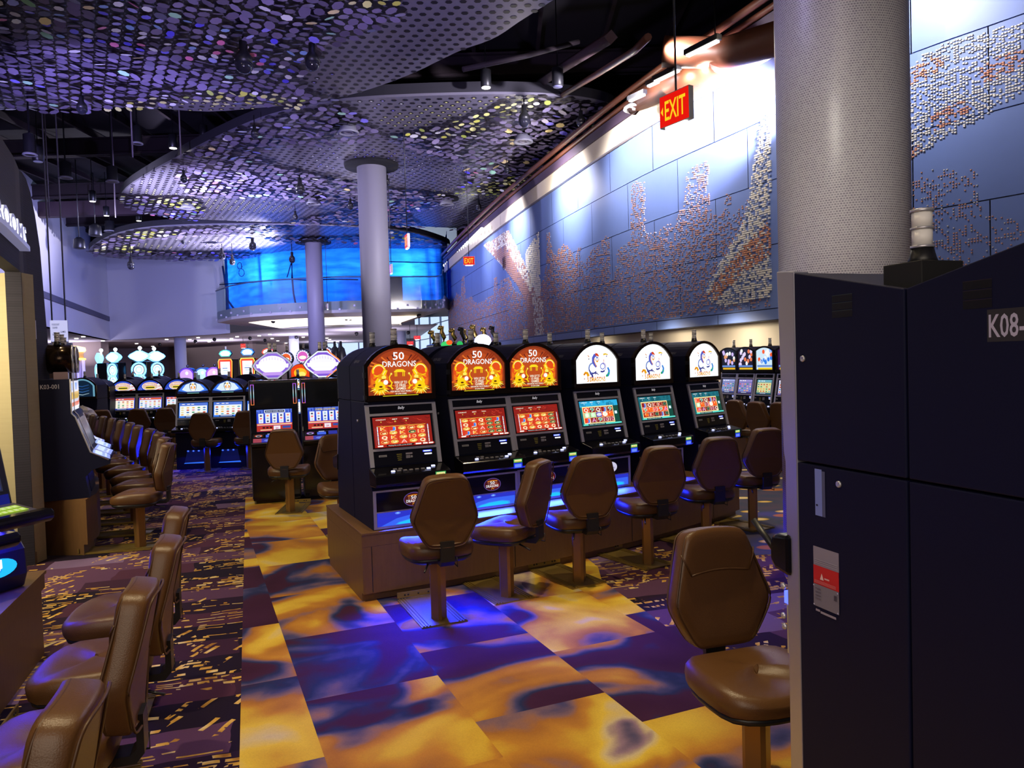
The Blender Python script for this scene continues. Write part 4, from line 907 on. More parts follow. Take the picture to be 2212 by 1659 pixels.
def crown50(A, hw, zs, za, zb):
    A.k = 1.0; A.poly(arch(hw, zs, za, 0, zb), '#8a3418'); h = za - zb; A.ell(0, zb + h * .50, hw * .86, h * .46, '#a8401a', 24); A.ell(0, zb + h * .52, hw * .62, h * .36, '#c04e1e', 24)
    for s in (-1, 1): A.ell(s * .150, zb + h * .36, .082, h * .32, '#c8481a', 20); A.ell(s * .155, zb + h * .34, .066, h * .26, '#f07818', 20)
    rnd = random.Random(5)
    for i in range(26):
        a_ = math.pi * (i + rnd.random()) / 26; r0, r1 = .10 + .05 * rnd.random(), .20 + .05 * rnd.random(); cx_, cz_ = 0, zb + h * .52
        x1, z1 = cx_ + r1 * math.cos(a_), cz_ + r1 * .62 * math.sin(a_)
        if abs(x1) < hw * .92 and z1 < za - .05: A.stroke([(cx_ + r0 * math.cos(a_), cz_ + r0 * .6 * math.sin(a_)), (x1, z1)], .004, rnd.choice(['#8a2c10', '#f07a28', '#5a1c18']), .011, up=False)
    A.d += A.step
    for i in range(30):
        x = rnd.uniform(-hw * .95, hw * .95); z = zb + rnd.uniform(.01, h * .33); A.ell(x, z, .03, .008, rnd.choice(['#b04018', '#6a2018', '#e0641e', '#8a3016']), 8, False)
    A.d += A.step
    A.text('50', -.005, zb + h * .765, h * .150, '#ffffff', wide=.088); A.text('DRAGONS', 0, zb + h * .625, h * .110, '#ffffff', wide=.262)
    for z, r in ((.555, .034), (.535, .044)): A.ell(0, zb + h * z, r, h * .018, '#ffe020')
    for x in (-.036, -.024, .024, .036): A.rect(x - .003, zb + h * .43, x + .003, zb + h * .53, '#ffd818', False)
    A.d += A.step; A.rect(-.045, zb + h * .515, .045, zb + h * .525, '#ffd818')
    Y = '#ffd412'; YY = '#fff060'; OO = '#f09a10'
    for s in (-1, 1):
        X = lambda x: s * x
        A.ell(X(.165), zb + h * .50, .060, h * .17, '#e8501a'); A.ring(X(.160), zb + h * .545, .038, .053, Y, -20, 200, 16, 1.0); A.ring(X(.160), zb + h * .545, .040, .045, '#fff8b0', 20, 160, 10)
        A.stroke([(X(.108), zb + h * .57), (X(.125), zb + h * .48), (X(.150), zb + h * .42), (X(.175), zb + h * .33), (X(.165), zb + h * .25)], .030, Y, .040)
        A.stroke([(X(.112), zb + h * .55), (X(.150), zb + h * .40), (X(.172), zb + h * .30)], .006, '#fff6a0')
        for k in range(11):
            a_ = math.radians(200 + k * 15); cx_, cz_ = .155, zb + h * .235
            q0 = (X(cx_ + .030 * math.cos(a_)), cz_ + .030 * math.sin(a_)); q1 = (X(cx_ + (.070 + .012 * (k % 2)) * math.cos(a_)), cz_ + (.062 + .012 * (k % 2)) * math.sin(a_)); A.stroke([q0, q1], .015, YY if k % 2 else Y, .002, False)
        A.d += A.step; A.ell(X(.155), zb + h * .24, .040, .036, Y); A.ell(X(.150), zb + h * .235, .014, .007, '#5a2008'); A.stroke([(X(.13), zb + h * .19), (X(.17), zb + h * .175)], .005, '#3a1406')
        A.ell(X(.150), zb + h * .435, .024, .020, OO); A.ell(X(.125), zb + h * .42, .018, .014, YY); A.stroke([(X(.118), zb + h * .385), (X(.150), zb + h * .365)], .006, '#7a2c08')
        for k in range(4): A.stroke([(X(.165 + .008 * k), zb + h * .46), (X(.205), zb + h * (.40 + .03 * k))], .005, Y, .002, False)
        A.d += A.step; A.ell(X(.112), zb + h * .32, .018, .018, '#ffffff')
        A.stroke([(X(.070), zb + h * .48), (X(.084), zb + h * .42), (X(.080), zb + h * .36), (X(.064), zb + h * .31), (X(.075), zb + h * .24), (X(.092), zb + h * .25)], .007, Y, .014)
        A.ell(X(.068), zb + h * .485, .007, .008, YY); A.stroke([(X(.08), zb + h * .25), (X(.060), zb + h * .18)], .007, Y, .014)
    for t, z, hh, wd in (('WIN UP TO', .285, .052, .10), ('15 FREE', .225, .052, .078), ('GAMES', .165, .052, .078), ('WIN MORE WILD PEARLS', .118, .033, .165), ('50 LINE GAME', .072, .028, .085)): A.text(t, 0, zb + h * z, h * hh, '#fffbe0', wide=wd)
    A.rect(-.14, zb + h * .045, .135, zb + h * .055, '#ffe81c')
def crown5(A, hw, zs, za, zb):
    A.k = 1.35; A.poly(arch(hw, zs, za, 0, zb), '#f4fbff'); A.k = .85; h = za - zb; A.wk = 1.5
    A.text('THE LEGEND OF', 0, zb + h * .86, .010, '#fdf2c8', wide=.09); A.text('THE GOLDEN DRAGON', 0, zb + h * .81, .010, '#fdf2c8', wide=.13)
    B = '#5a66d8'; B2 = '#3c3f9a'
    A.ring(-.040, zb + h * .43, .040, .054, B2, 60, 320, 18); A.ring(-.040, zb + h * .43, .043, .050, '#8fb0f8', 90, 250, 12)
    A.stroke([(.000, zb + h * .46), (-.022, zb + h * .52), (-.038, zb + h * .60), (-.036, zb + h * .68), (-.018, zb + h * .745), (.005, zb + h * .75)], .016, B, .022)
    A.stroke([(.004, zb + h * .46), (-.012, zb + h * .53), (-.026, zb + h * .61), (-.022, zb + h * .68)], .005, '#f08a28')
    A.stroke([(-.01, zb + h * .77), (.012, zb + h * .765), (.028, zb + h * .72)], .018, '#e84818', .010); A.ell(.010, zb + h * .66, .024, .018, '#ffffff'); A.ring(.010, zb + h * .66, .020, .025, '#f08a38', 180, 360, 10); A.ell(.010, zb + h * .69, .012, .006, '#5468d8'); A.ell(.009, zb + h * .595, .012, .008, '#ffb020')
    A.ring(.072, zb + h * .47, .022, .030, B, 0, 360, 16); A.ring(.072, zb + h * .455, .036, .042, '#a06ac0', -90, 90, 10); A.stroke([(.045, zb + h * .345), (.07, zb + h * .335), (.095, zb + h * .36)], .010, B2)
    A.stroke([(-.088, zb + h * .40), (-.075, zb + h * .30), (-.055, zb + h * .265), (-.052, zb + h * .20)], .006, B2, .016); A.stroke([(-.02, zb + h * .29), (0, zb + h * .31), (.02, zb + h * .26)], .010, '#4a3a8a', .004)
    A.stroke([(-.155, zb + h * .27), (-.135, zb + h * .33), (-.115, zb + h * .32), (-.098, zb + h * .24)], .012, '#ffb010', .020); A.stroke([(-.15, zb + h * .28), (-.13, zb + h * .315)], .005, '#e85010'); A.ell(-.148, zb + h * .18, .005, .007, '#b85040')
    A.stroke([(.130, zb + h * .44), (.146, zb + h * .36), (.142, zb + h * .29), (.125, zb + h * .23)], .012, '#3c8ae8', .020); A.ell(.118, zb + h * .235, .012, .012, '#20b060'); A.ell(.140, zb + h * .29, .009, .010, '#28c878')
    A.stroke([(.080, zb + h * .76), (.105, zb + h * .775), (.135, zb + h * .755)], .012, '#f8c820', .006); A.ell(.118, zb + h * .72, .006, .008, '#8a70b0'); A.stroke([(.082, zb + h * .64), (.084, zb + h * .57)], .005, '#e86a30', .003)
    A.stroke([(-.105, zb + h * .75), (-.090, zb + h * .71)], .006, '#e89048'); A.ell(-.094, zb + h * .66, .006, .006, '#6a5060')
    A.text('5 DRAGONS', -.012, zb + h * .105, h * .115, '#f06810', wide=.215); A.text('5 DRAGONS', -.010, zb + h * .112, h * .085, '#ffc818', wide=.208)
    for i in range(9): A.ring(-.08 + i * .018, zb + h * .065, .004, .0065, ['#f0a050', '#e06a50', '#f8d060'][i % 3], 0, 180 if i % 2 else 360, 8, up=False)
def screen50(A, W, H, seed):
    A.k = 1.1; A.rect(0, 0, W, H, '#8c1c14'); rnd = random.Random(seed)
    for i in range(22): x = rnd.uniform(.02, W - .04); z = H * rnd.uniform(.74, .97); A.stroke([(x, z), (x + .02, z - .012), (x + .035, z - .008)], .003, rnd.choice(['#4a1410', '#e04830', '#a8281c']), up=False)
    A.d += A.step
    for x, t, t2 in ((.14, 'CREDIT', '0'), (.38, 'BET', '50'), (.57, 'WIN', '0')): A.text(t, W * x, H * .90, H * .035, '#fff8e0', wide=.013 * len(t)); A.text(t2, W * x, H * .82, H * .045, '#ffe860')
    A.rect(W * .06, H * .69, W * .90, H * .70, '#ffd848'); cols = 5; x0, x1 = W * .085, W * .885; cw = (x1 - x0) / cols; ch = H * .60 / 4; zb = H * .085
    tab = {1: ['KJooo', 'ooKg9', 'QKo9o', 'ooAoQ'], 2: ['ooQgJ', 'QJogg', 'koAgg', 'JKogg'], 3: ['oJokg', 'JoAtg', 'oKoog', 'QoQQQ']}[seed]
    for c in range(cols):
        A.rect(x0 + c * cw + .0012, zb, x0 + (c + 1) * cw - .0012, zb + 4 * ch, '#d63a20', False)
    A.d += A.step
    for r in range(4):
        for c in range(cols):
            s = tab[r][c]; cx_, cz_ = x0 + (c + .5) * cw, zb + (3.5 - r) * ch
            if s in 'ogk':
                g_ = s == 'g'; A.ell(cx_, cz_, cw * .42, ch * .40, '#f0c060' if not g_ else '#98a868'); A.ell(cx_, cz_, cw * .36, ch * .32, '#c83018' if s == 'o' and (r + c) % 2 else ('#e8b84c' if not g_ else '#303c28')); A.ell(cx_ + .002, cz_ - .002, cw * .22, ch * .18, '#fff0b0' if not g_ else '#c8d090'); A.ell(cx_ - .003, cz_ + .003, cw * .10, ch * .08, '#b04a18')
            else:
                t = {'9': '10', 't': '10'}.get(s, s); col = {'K': '#ffb020', 'J': '#3a80e8', 'Q': '#fff0c0', 'A': '#ff9aa0', '10': '#ff7a28'}[t]
                A.text(t, cx_, cz_ - ch * .36, ch * .72, '#fff4c8', wide=cw * (.76 if len(t) > 1 else .62)); A.text(t, cx_, cz_ - ch * .32, ch * .62, col, wide=cw * (.66 if len(t) > 1 else .50))
    for x in (W * .05, W * .915):
        for i in range(16): A.rect(x - .004, zb + i * ch * .245, x + .004, zb + (i + .86) * ch * .245, ['#ffffff', '#dfe8ff', '#fff4d0', '#b8c8ff'][i % 4], False)
    A.d += A.step; A.rect(0, 0, W, H * .065, '#a02018'); A.rect(W * .18, H * .005, W * .64, H * .060, '#100808'); A.text('Playing 50 credits, press START', W * .41, H * .022, H * .022, '#ffffff', wide=W * .40)
    for xa, xb in ((.03, .12), (.67, .77), (.80, .88), (.90, .98)): A.rect(W * xa, H * .01, W * xb, H * .055, '#fff2e8', False)
def screen5(A, W, H, seed):
    A.k = 1.15; A.rect(0, 0, W, H, '#0e6a70'); rnd = random.Random(seed); A.rect(W * .86, 0, W, H, '#12483c'); top = '#2aa8d8' if seed == 1 else '#1c6a78'
    A.rect(0, H * .76, W, H, top)
    for i in range(11):
        cx_, cz_ = rnd.uniform(.03, .95) * W, rnd.uniform(.80, .98) * H
        for r in (.006, .011, .016):
            if cz_ + r < H and cx_ + r < W and cx_ > r: A.ring(cx_, cz_, r, r + .0018, '#0c3a60' if seed == 1 else '#0e3a44', 0, 360, 10, up=False)
    A.d += A.step
    for x, t in ((.12, 'CREDIT'), (.32, 'BET'), (.50, 'WIN')): A.text(t, W * x, H * .925, H * .035, '#ffffff', wide=.012 * len(t)); A.text('0', W * x, H * .85, H * .04, '#ffffff')
    gx0, gx1, gz0, gz1 = W * .06, W * .84, H * .10, H * .74; A.rect(gx0 - .006, gz0 - .006, gx1 + .006, gz1 + .008, '#ffe9a0'); cw = (gx1 - gx0) / 5; ch = (gz1 - gz0) / 3
    tab = {1: ['Q9QJ9', 'wwpoy', 'JA9tt'], 2: ['JQKKg', '9yt9A', 'yKgJg'], 3: ['K9QJA', 'wytoy', 'AAgtQ']}[seed]
    for r in range(3):
        for c in range(5):
            s = tab[r][c]; a0, b0, a1, b1 = gx0 + c * cw + .0015, gz0 + (2 - r) * ch + .0012, gx0 + (c + 1) * cw - .0015, gz0 + (3 - r) * ch - .0012
            bg = '#e8401c' if ((c == 0 or s in 'oy') and seed != 2 or (seed == 2 and r == 1)) else '#8a1c20'; A.rect(a0, b0, a1, b1, bg, False)
    A.d += A.step
    for r in range(3):
        for c in range(5):
            s = tab[r][c]; cx_, cz_ = gx0 + (c + .5) * cw, gz0 + (2.5 - r) * ch
            if s == 'w': A.rect(cx_ - cw * .44, cz_ - ch * .44, cx_ + cw * .44, cz_ + ch * .44, '#a8e8b0', False); A.ell(cx_, cz_, cw * .28, ch * .42, '#ffffe8')
            elif s == 'p': A.rect(cx_ - cw * .44, cz_ - ch * .44, cx_ + cw * .44, cz_ + ch * .44, '#5a60c8', False); A.ell(cx_, cz_, cw * .40, ch * .30, '#fffdf0')
            elif s == 'o': A.ell(cx_, cz_, cw * .42, ch * .44, '#fff4e0'); A.ell(cx_, cz_, cw * .06, ch * .06, '#b09850')
            elif s == 'y': A.ell(cx_, cz_, cw * .40, ch * .36, '#ff6a20'); A.ell(cx_ - cw * .2, cz_ + ch * .2, cw * .12, ch * .10, '#ffe0a0')
            elif s == 'g': A.ell(cx_, cz_, cw * .34, ch * .34, '#5a8060'); A.ell(cx_, cz_, cw * .2, ch * .2, '#30503c')
            else:
                t = '10' if s == 't' else s; col = {'Q': '#e8dcc0', '9': '#4ac8a0', 'J': '#5078d8', 'A': '#d060c0', '10': '#c86a80', 'K': '#e86030'}[t]
                A.text(t, cx_, cz_ - ch * .36, ch * .72, '#ffffff', wide=cw * (.78 if t == '10' else .66)); A.text(t, cx_, cz_ - ch * .32, ch * .64, col, wide=cw * (.68 if t == '10' else .54))
    A.rect(0, 0, W, H * .06, '#5ad8c8'); A.rect(W * .12, H * .004, W * .58, H * .056, '#0c1428'); A.text('Playing 1 credit, press START', W * .35, H * .02, H * .022, '#ffffff', wide=W * .40)
    A.rect(W * .855, H * .40, W * .92, H * .52, '#d8ecff')
def generic_screen(A, W, H, seed, bg='#f4f8ff', head='#6a8ae8', frame='#3050d0'):
    rnd = random.Random(seed); A.k = 1.0; A.rect(0, 0, W, H, frame); A.rect(W * .03, H * .12, W * .97, H * .80, bg); A.rect(W * .02, H * .82, W * .98, H * .98, head)
    for x in (.1, .28, .42): A.rect(W * x, H * .88, W * (x + .1), H * .93, '#ffffff', False)
    A.d += A.step
    for r in range(4):
        for c in range(5):
            x, z = W * (.12 + c * .19), H * (.20 + r * .155); A.ell(x, z, W * .055, H * .045, rnd.choice(['#d04828', '#f0b040', '#58a8c8', '#3a6ab0', '#e8d8a0', '#2a8a58', '#e890a0']), 8, False)
    A.d += A.step; A.rect(W * .2, H * .02, W * .7, H * .10, '#203058'); A.rect(W * .25, H * .045, W * .65, H * .075, '#e0e8ff')
def slot(kind, loc, yaw, label, D=BALLY, crown=None, scr=None, num=None, group=None, full=True, boxes=BLACK, glow=None, candle=True, sill=0.0, name='slot_machine', logo=None):
    z0 = loc[2]; r = empty(name, loc, math.radians(yaw)); tag(r, label, 'slot machine', group); w = D['w'] / 2
    obj('cabinet', lambda: cab_mesh(D), boxes, r, key=('cab', id(D)))
    cf = obj('crown_frame', lambda: crown_frame_mesh(D), BRONZE, r, key=('cf', id(D)))
    cz0 = D['cz'] + .02
    A = Art((0, D['cy'] + .006, 0), (1, 0, 0), (0, 0, 1), (0, -1, 0)); hw = w - .028
    if crown: crown(A, hw, D['cs'] - .012, D['ca'] - .028, cz0 + .002)
    else: A.poly(arch(hw, D['cs'] - .012, D['ca'] - .028, 0, cz0), '#101018')
    obj('crown_glass', A, LIT if crown else SCREENB, r, key=('cg', kind, crown.__name__ if crown else 0, id(D)) if crown else None)
    O, V, N, L = disp_frame(D)
    if full:
        fr = obj('display_frame', lambda: frame_bars(D), CHROME, r, key=('fb', id(D)))
        def blackpanel():
            mb = MB(); M = Matrix(((1, 0, N.x, 0), (0, V.y, N.y, O.y), (0, V.z, N.z, O.z), (0, 0, 0, 1))); mb.box(-w + .03, w - .03, L - .067, L - .012, 0, .012, 0, M); mb.box(-w + .03, w - .03, 0, .105, 0, .008, 0, M); mb.box(-w + .03, w - .03, .122, L - .085, -.002, .002, 0, M); return mb
        bp = obj('black_panel', blackpanel, GLOSS, r, key=('bp', id(D)))
        def stick():
            A = Art(O + V * .0 + N * .008, (1, 0, 0), V, N); A.rect(-.205, .062, -.145, .076, (.35, .35, .38)); A.rect(-.200, .066, -.150, .071, (.1, .1, .1))
            for k in range(4): A.rect(-.07 + .002 * k, .070 - .014 * k, -.03 - .002 * k, .076 - .014 * k, (.25, .22, .03), False)
            A.rect(.0, .068, .052, .080, (.30, .28, .34)); A.rect(.0, .040, .034, .062, (.20, .19, .23)); A.ell(.044, .050, .008, .009, (.3, .3, .33)); return A
        obj('printed_markings', stick, PRINT, bp, key=('st', id(D)))
        A = Art(O + V * (L - .052) + N * .012, (1, 0, 0), V, N); A.k = .55
        if D is BALLY: A.text('Bally', 0, .012, .020, '#e8e0e8', wide=.05, shear=.25)
        else: A.rect(-.02, .014, .02, .018, '#606068')
        obj('maker_script', A, LIT, bp)
        def acceptor():
            A = Art(O + V * .0 + N * .0085, (1, 0, 0), V, N); A.k = 1.6; A.rect(.135, .076, .205, .090, '#3c4cff'); A.rect(.140, .079, .195, .087, '#c0d0ff'); A.rect(.145, .056, .203, .066, '#f4f4ff'); return A
        obj('bill_acceptor', acceptor, LIT, r, key=('ba', id(D)))
    # screen
    H = L - .085 - .122 - .02; W = D['w'] - .10; S = Art(O + V * .132 + N * .003 - Vector((W / 2, 0, 0)), (1, 0, 0), V, N)
    if scr: scr(S, W, H); obj('screen', S, LIT, r)
    # deck
    dk = obj('button_deck', lambda: deck_mesh(D), GLOSS, r, key=('dk', id(D)), bevel=.004 if full else 0)
    if full:
        sl = (D['dk'] - D['dt']) / (.04 - D['dy'] - .008); rot = math.atan(sl)
        for i in range(10):
            xx, yy = (-.14 + i * .045, D['dy'] + .05) if i < 7 else (-.115 + (i - 7) * .04, D['dy'] + .085)
            if i == 9: xx, yy = .18, D['dy'] + .09
            b = obj('button', lambda: MB().box(-.014, .014, -.008, .008, 0, .010), [mat('button grey', (.22, .22, .24), .35), mat('button lit', (.8, .8, .9), .3, emit=(.5, .55, 1), strength=1.6)][1 if i in (0, 6, 9) else 0], dk, key=('btn', i in (0, 6, 9)), bevel=.002)
            b.location = (xx, yy, D['dt'] + sl * (yy - D['dy'] - .008)); b.rotation_euler = (rot, 0, 0)
        def tick():
            A = Art((0, D['dy'], 0), (1, 0, 0), (0, 0, 1), (0, -1, 0)); A.k = 1.0; z1 = D['dt'] - .010; A.rect(.165, z1 - .030, .245, z1, '#3c9a50'); A.rect(.172, z1 - .022, .238, z1 - .006, '#f4f8b0')
            for k in range(5): A.rect(.176 + .012 * k, z1 - .026, .182 + .012 * k, z1 - .012, '#c0a820', False)
            A.d += A.step; A.rect(.165, z1 - .075, .245, z1 - .032, '#2038e8'); A.rect(.175, z1 - .068, .235, z1 - .042, '#6a8cff'); return A
        obj('ticket_slot', tick, LIT, dk, key=('tk', id(D)))
        if D is BALLY:
            def door():
                mb = MB(); d = D['door']; mb.box(-w + .004, -w + .026, -.010, .0, .004, d); mb.box(w - .026, w - .004, -.010, .0, .004, d); mb.box(-w + .026, w - .026, -.010, 0, d - .014, d); mb.box(-w + .026, w - .026, -.010, 0, .004, .020)
                mb.box(-w + .026, w - .026, -.012, -.0, .122, .130); return mb
            dr = obj('belly_door', door, CHROME, r, key='door')
            obj('belly_glass', lambda: MB().box(-w + .026, w - .026, -.006, -.001, .130, D['door'] - .014), GLOSS, dr, key='bglass')
            A = Art((.035, -.0065, .198), (1, 0, 0), (0, 0, 1), (0, -1, 0)); A.k = .9
            if logo == 5: A.ell(0, 0, .075, .050, '#d8d4f0', 24); A.text('5', -.03, -.02, .03, '#5060b0'); A.text('DRAGONS', .01, -.015, .016, '#8070b0', wide=.08)
            else:
                A.ell(0, 0, .078, .052, '#6050a0', 24); A.ell(0, 0, .074, .048, '#48141c', 24); A.ell(.02, -.008, .045, .026, '#7a1c14'); A.stroke([(-.045, .026), (0, .032), (.045, .028)], .006, '#f09018')
                for x in (-.04, -.03, .03, .04): A.rect(x - .0015, 0, x + .0015, .026, '#c07a50', False)
                A.d += A.step; A.text('50', 0, .002, .024, '#ffffff', wide=.042); A.text('DRAGONS', -.002, -.022, .020, '#ffffff', wide=.112); A.ring(.0, -.040, .008, .012, '#f0a020', 0, 180, 8)
            obj('belly_logo', A, LIT, dr)
            def tray():
                mb = MB(); mb.prism([(-.0005, .122), (-.0005, .121), (-.004, .022), (-.0095, .020), (-.0095, .0205)], 'x', -w + .026, w - .026); return mb
            tr = obj('coin_tray', lambda: MB().box(-w + .026, w - .026, -.004, -.001, .020, .122), mat('tray steel', (.45, .45, .5), .22, .7), dr, key='tray')
            def trayled():
                A = Art((0, -.0045, 0), (1, 0, 0), (0, 0, 1), (0, -1, 0)); A.k = 1.0; W_ = w - .03
                A.rect(-W_, .020, W_, .120, '#2a34c8'); A.poly([(-W_ * .9, .022), (W_ * .98, .022), (W_ * .98, .088), (W_ * .1, .088), (-W_ * .4, .070)], '#3a66f4'); A.poly([(-W_ * .45, .024), (W_ * .8, .024), (W_ * .78, .048), (W_ * .5, .060), (0, .055), (-W_ * .35, .040)], '#38a0ff'); A.poly([(-W_ * .38, .026), (W_ * .74, .026), (W_ * .7, .044), (W_ * .4, .053), (0, .049), (-W_ * .3, .037)], '#20c8ff')
                for x in (-.09, .04): A.ell(x, .108, .022, .009, '#5a7cff', 12, False); A.ell(x, .109, .010, .005, '#90d0ff', 10, False)
                return A
            obj('tray_light', trayled, LIT, tr, key='trayled')
    if candle:
        c = obj('tower_light', lambda: tower_light(), [CANDLE, CHROME, PLAST], r, key='candle'); c.location = (0, D['cy'] + .12, D['ca'] - .004)
    if num:
        # asset number on the roof shoulder
        zt = D['cs'] + .012; A = Art((-w + .0005, D['cy'] + .33, zt), (0, -1, 0), Vector((.50, 0, .86)).normalized(), Vector((-.86, 0, .50)).normalized(), k=.5)
        A.text(num, .10, .012, .026, (.28, .27, .32), wide=.15); obj('asset_number', A, PRINT, r)
    if full:
        def seams():
            mb = MB(); mb.box(-w - .0012, -w, .02, D['dep'], D['cz'] - .004, D['cz'] + .002); mb.lathe([(.010, 0), (.010, .010), (.004, .012)], (0, 0, 0), 10, 1, Matrix.Translation((-w, .32, .78)) @ Matrix.Rotation(math.radians(-90), 4, 'Y')); return mb
        obj('side_seam', seams, [PLAST, CHROME], r, key=('seam', id(D)))
        obj('hinge', lambda: MB().box(-w - .006, -w + .01, D['cy'] - .02, D['cy'] + .02, D['cs'] - .09, D['cs'] - .05).box(-w - .006, -w + .01, D['cy'] - .02, D['cy'] + .02, D['cz'] + .02, D['cz'] + .05), PLAST, r, key=('hg', id(D)))
    if glow:
        q = r.matrix_basis @ Vector((0, -.02, .085)); tgt = r.matrix_basis @ Vector((0, -.62, -.42))
        bl_ = light('AREA', 'belly_glow', q, glow * .75, BLUE, tgt, .40, .05); bl_.data.spread = math.radians(95)
    return r
def n_of(yaw): return Vector((-math.sin(math.radians(yaw)), math.cos(math.radians(yaw)), 0))
ZB = .503
MID = [(-.788, 5.52, 26, 1), (-.218, 6.07, 29, 2), (.252, 6.385, 31, 3), (.849, 6.832, 33, 4), (1.46, 7.30, 35.5, 5), (2.104, 7.835, 38, 6)]
GM = 'round-topped machines of the middle row'
ML = ['nearest orange round-topped slot machine, at the left end of the middle plinth', 'second orange round-topped machine, its red screen showing green tokens at right', 'third orange round-topped machine, overlapping the second and before the white ones',
      'first white round-topped dragon machine with a bright blue screen header', 'second white round-topped dragon machine, middle of the three white ones', 'last white round-topped dragon machine at the right end of the plinth']
for (x, y, yaw, i), lab in zip(MID, ML):
    if i <= 3: slot('m', (x, y, ZB), yaw, lab, BALLY, crown50, lambda A, W, H, i=i: screen50(A, W, H, i), 'K09-00%d/' % (7 - i), None, glow=48.0)
    else: slot('m', (x, y, ZB), yaw, lab, BALLY, crown5, lambda A, W, H, i=i: screen5(A, W, H, i - 3), 'K09-00%d/' % (7 - i), None, glow=44.0, logo=5)
    n = n_of(yaw); q = Vector((x, y, ZB)) + n * 1.075
    if i == 2: q -= Vector((.035, .02, 0))
    if i == 3: q += Vector((.04, .03, 0))
    slot('r', q, yaw + 180, 'black machine back to back with the ' + ['nearest orange one', 'second orange one', 'third orange one', 'first white one', 'second white one', 'last white one'][i - 1] + ', only its roof and side showing', BALLY, crown50 if i <= 3 else crown5, None, None, None, full=(i == 1))
# plinth under the middle row
CC = Vector((-5.71, 15.19)); 
def arcp(R, th): return (CC.x + R * math.sin(math.radians(th)), CC.y - R * math.cos(math.radians(th)))
pl = empty('machine_plinth', (0, 0, 0)); tag(pl, 'long curved wood-laminate plinth carrying the middle row of machines', 'plinth')
ths = [25 + 22.8 * i / 20 for i in range(21)]
def plan(Ro, Ri): return [arcp(Ro, t) for t in ths] + [arcp(Ri, t) for t in ths[::-1]]
obj('top_board', MB().prism(plan(10.90, 9.62), 'z', .485, ZB - .001), PLINTH, pl, bevel=.003)
obj('front_panels', MB().prism(plan(10.895, 9.64), 'z', .062, .3995), PLINTH, pl); obj('front_rail', MB().prism(plan(10.896, 9.64), 'z', .4005, .485), PLINTH, pl); obj('toe_kick', MB().prism(plan(10.85, 9.70), 'z', .0, .062), PLINTH, pl)
for t in (25.35, 31.5, 38.2, 44.9):
    mb = MB(); a_, b_ = arcp(10.897, t), arcp(10.897, t + .025); c_, d_ = arcp(10.88, t + .025), arcp(10.88, t); mb.prism([a_, b_, c_, d_], 'z', .07, .40); obj('panel_joint', mb, PLAST, pl)

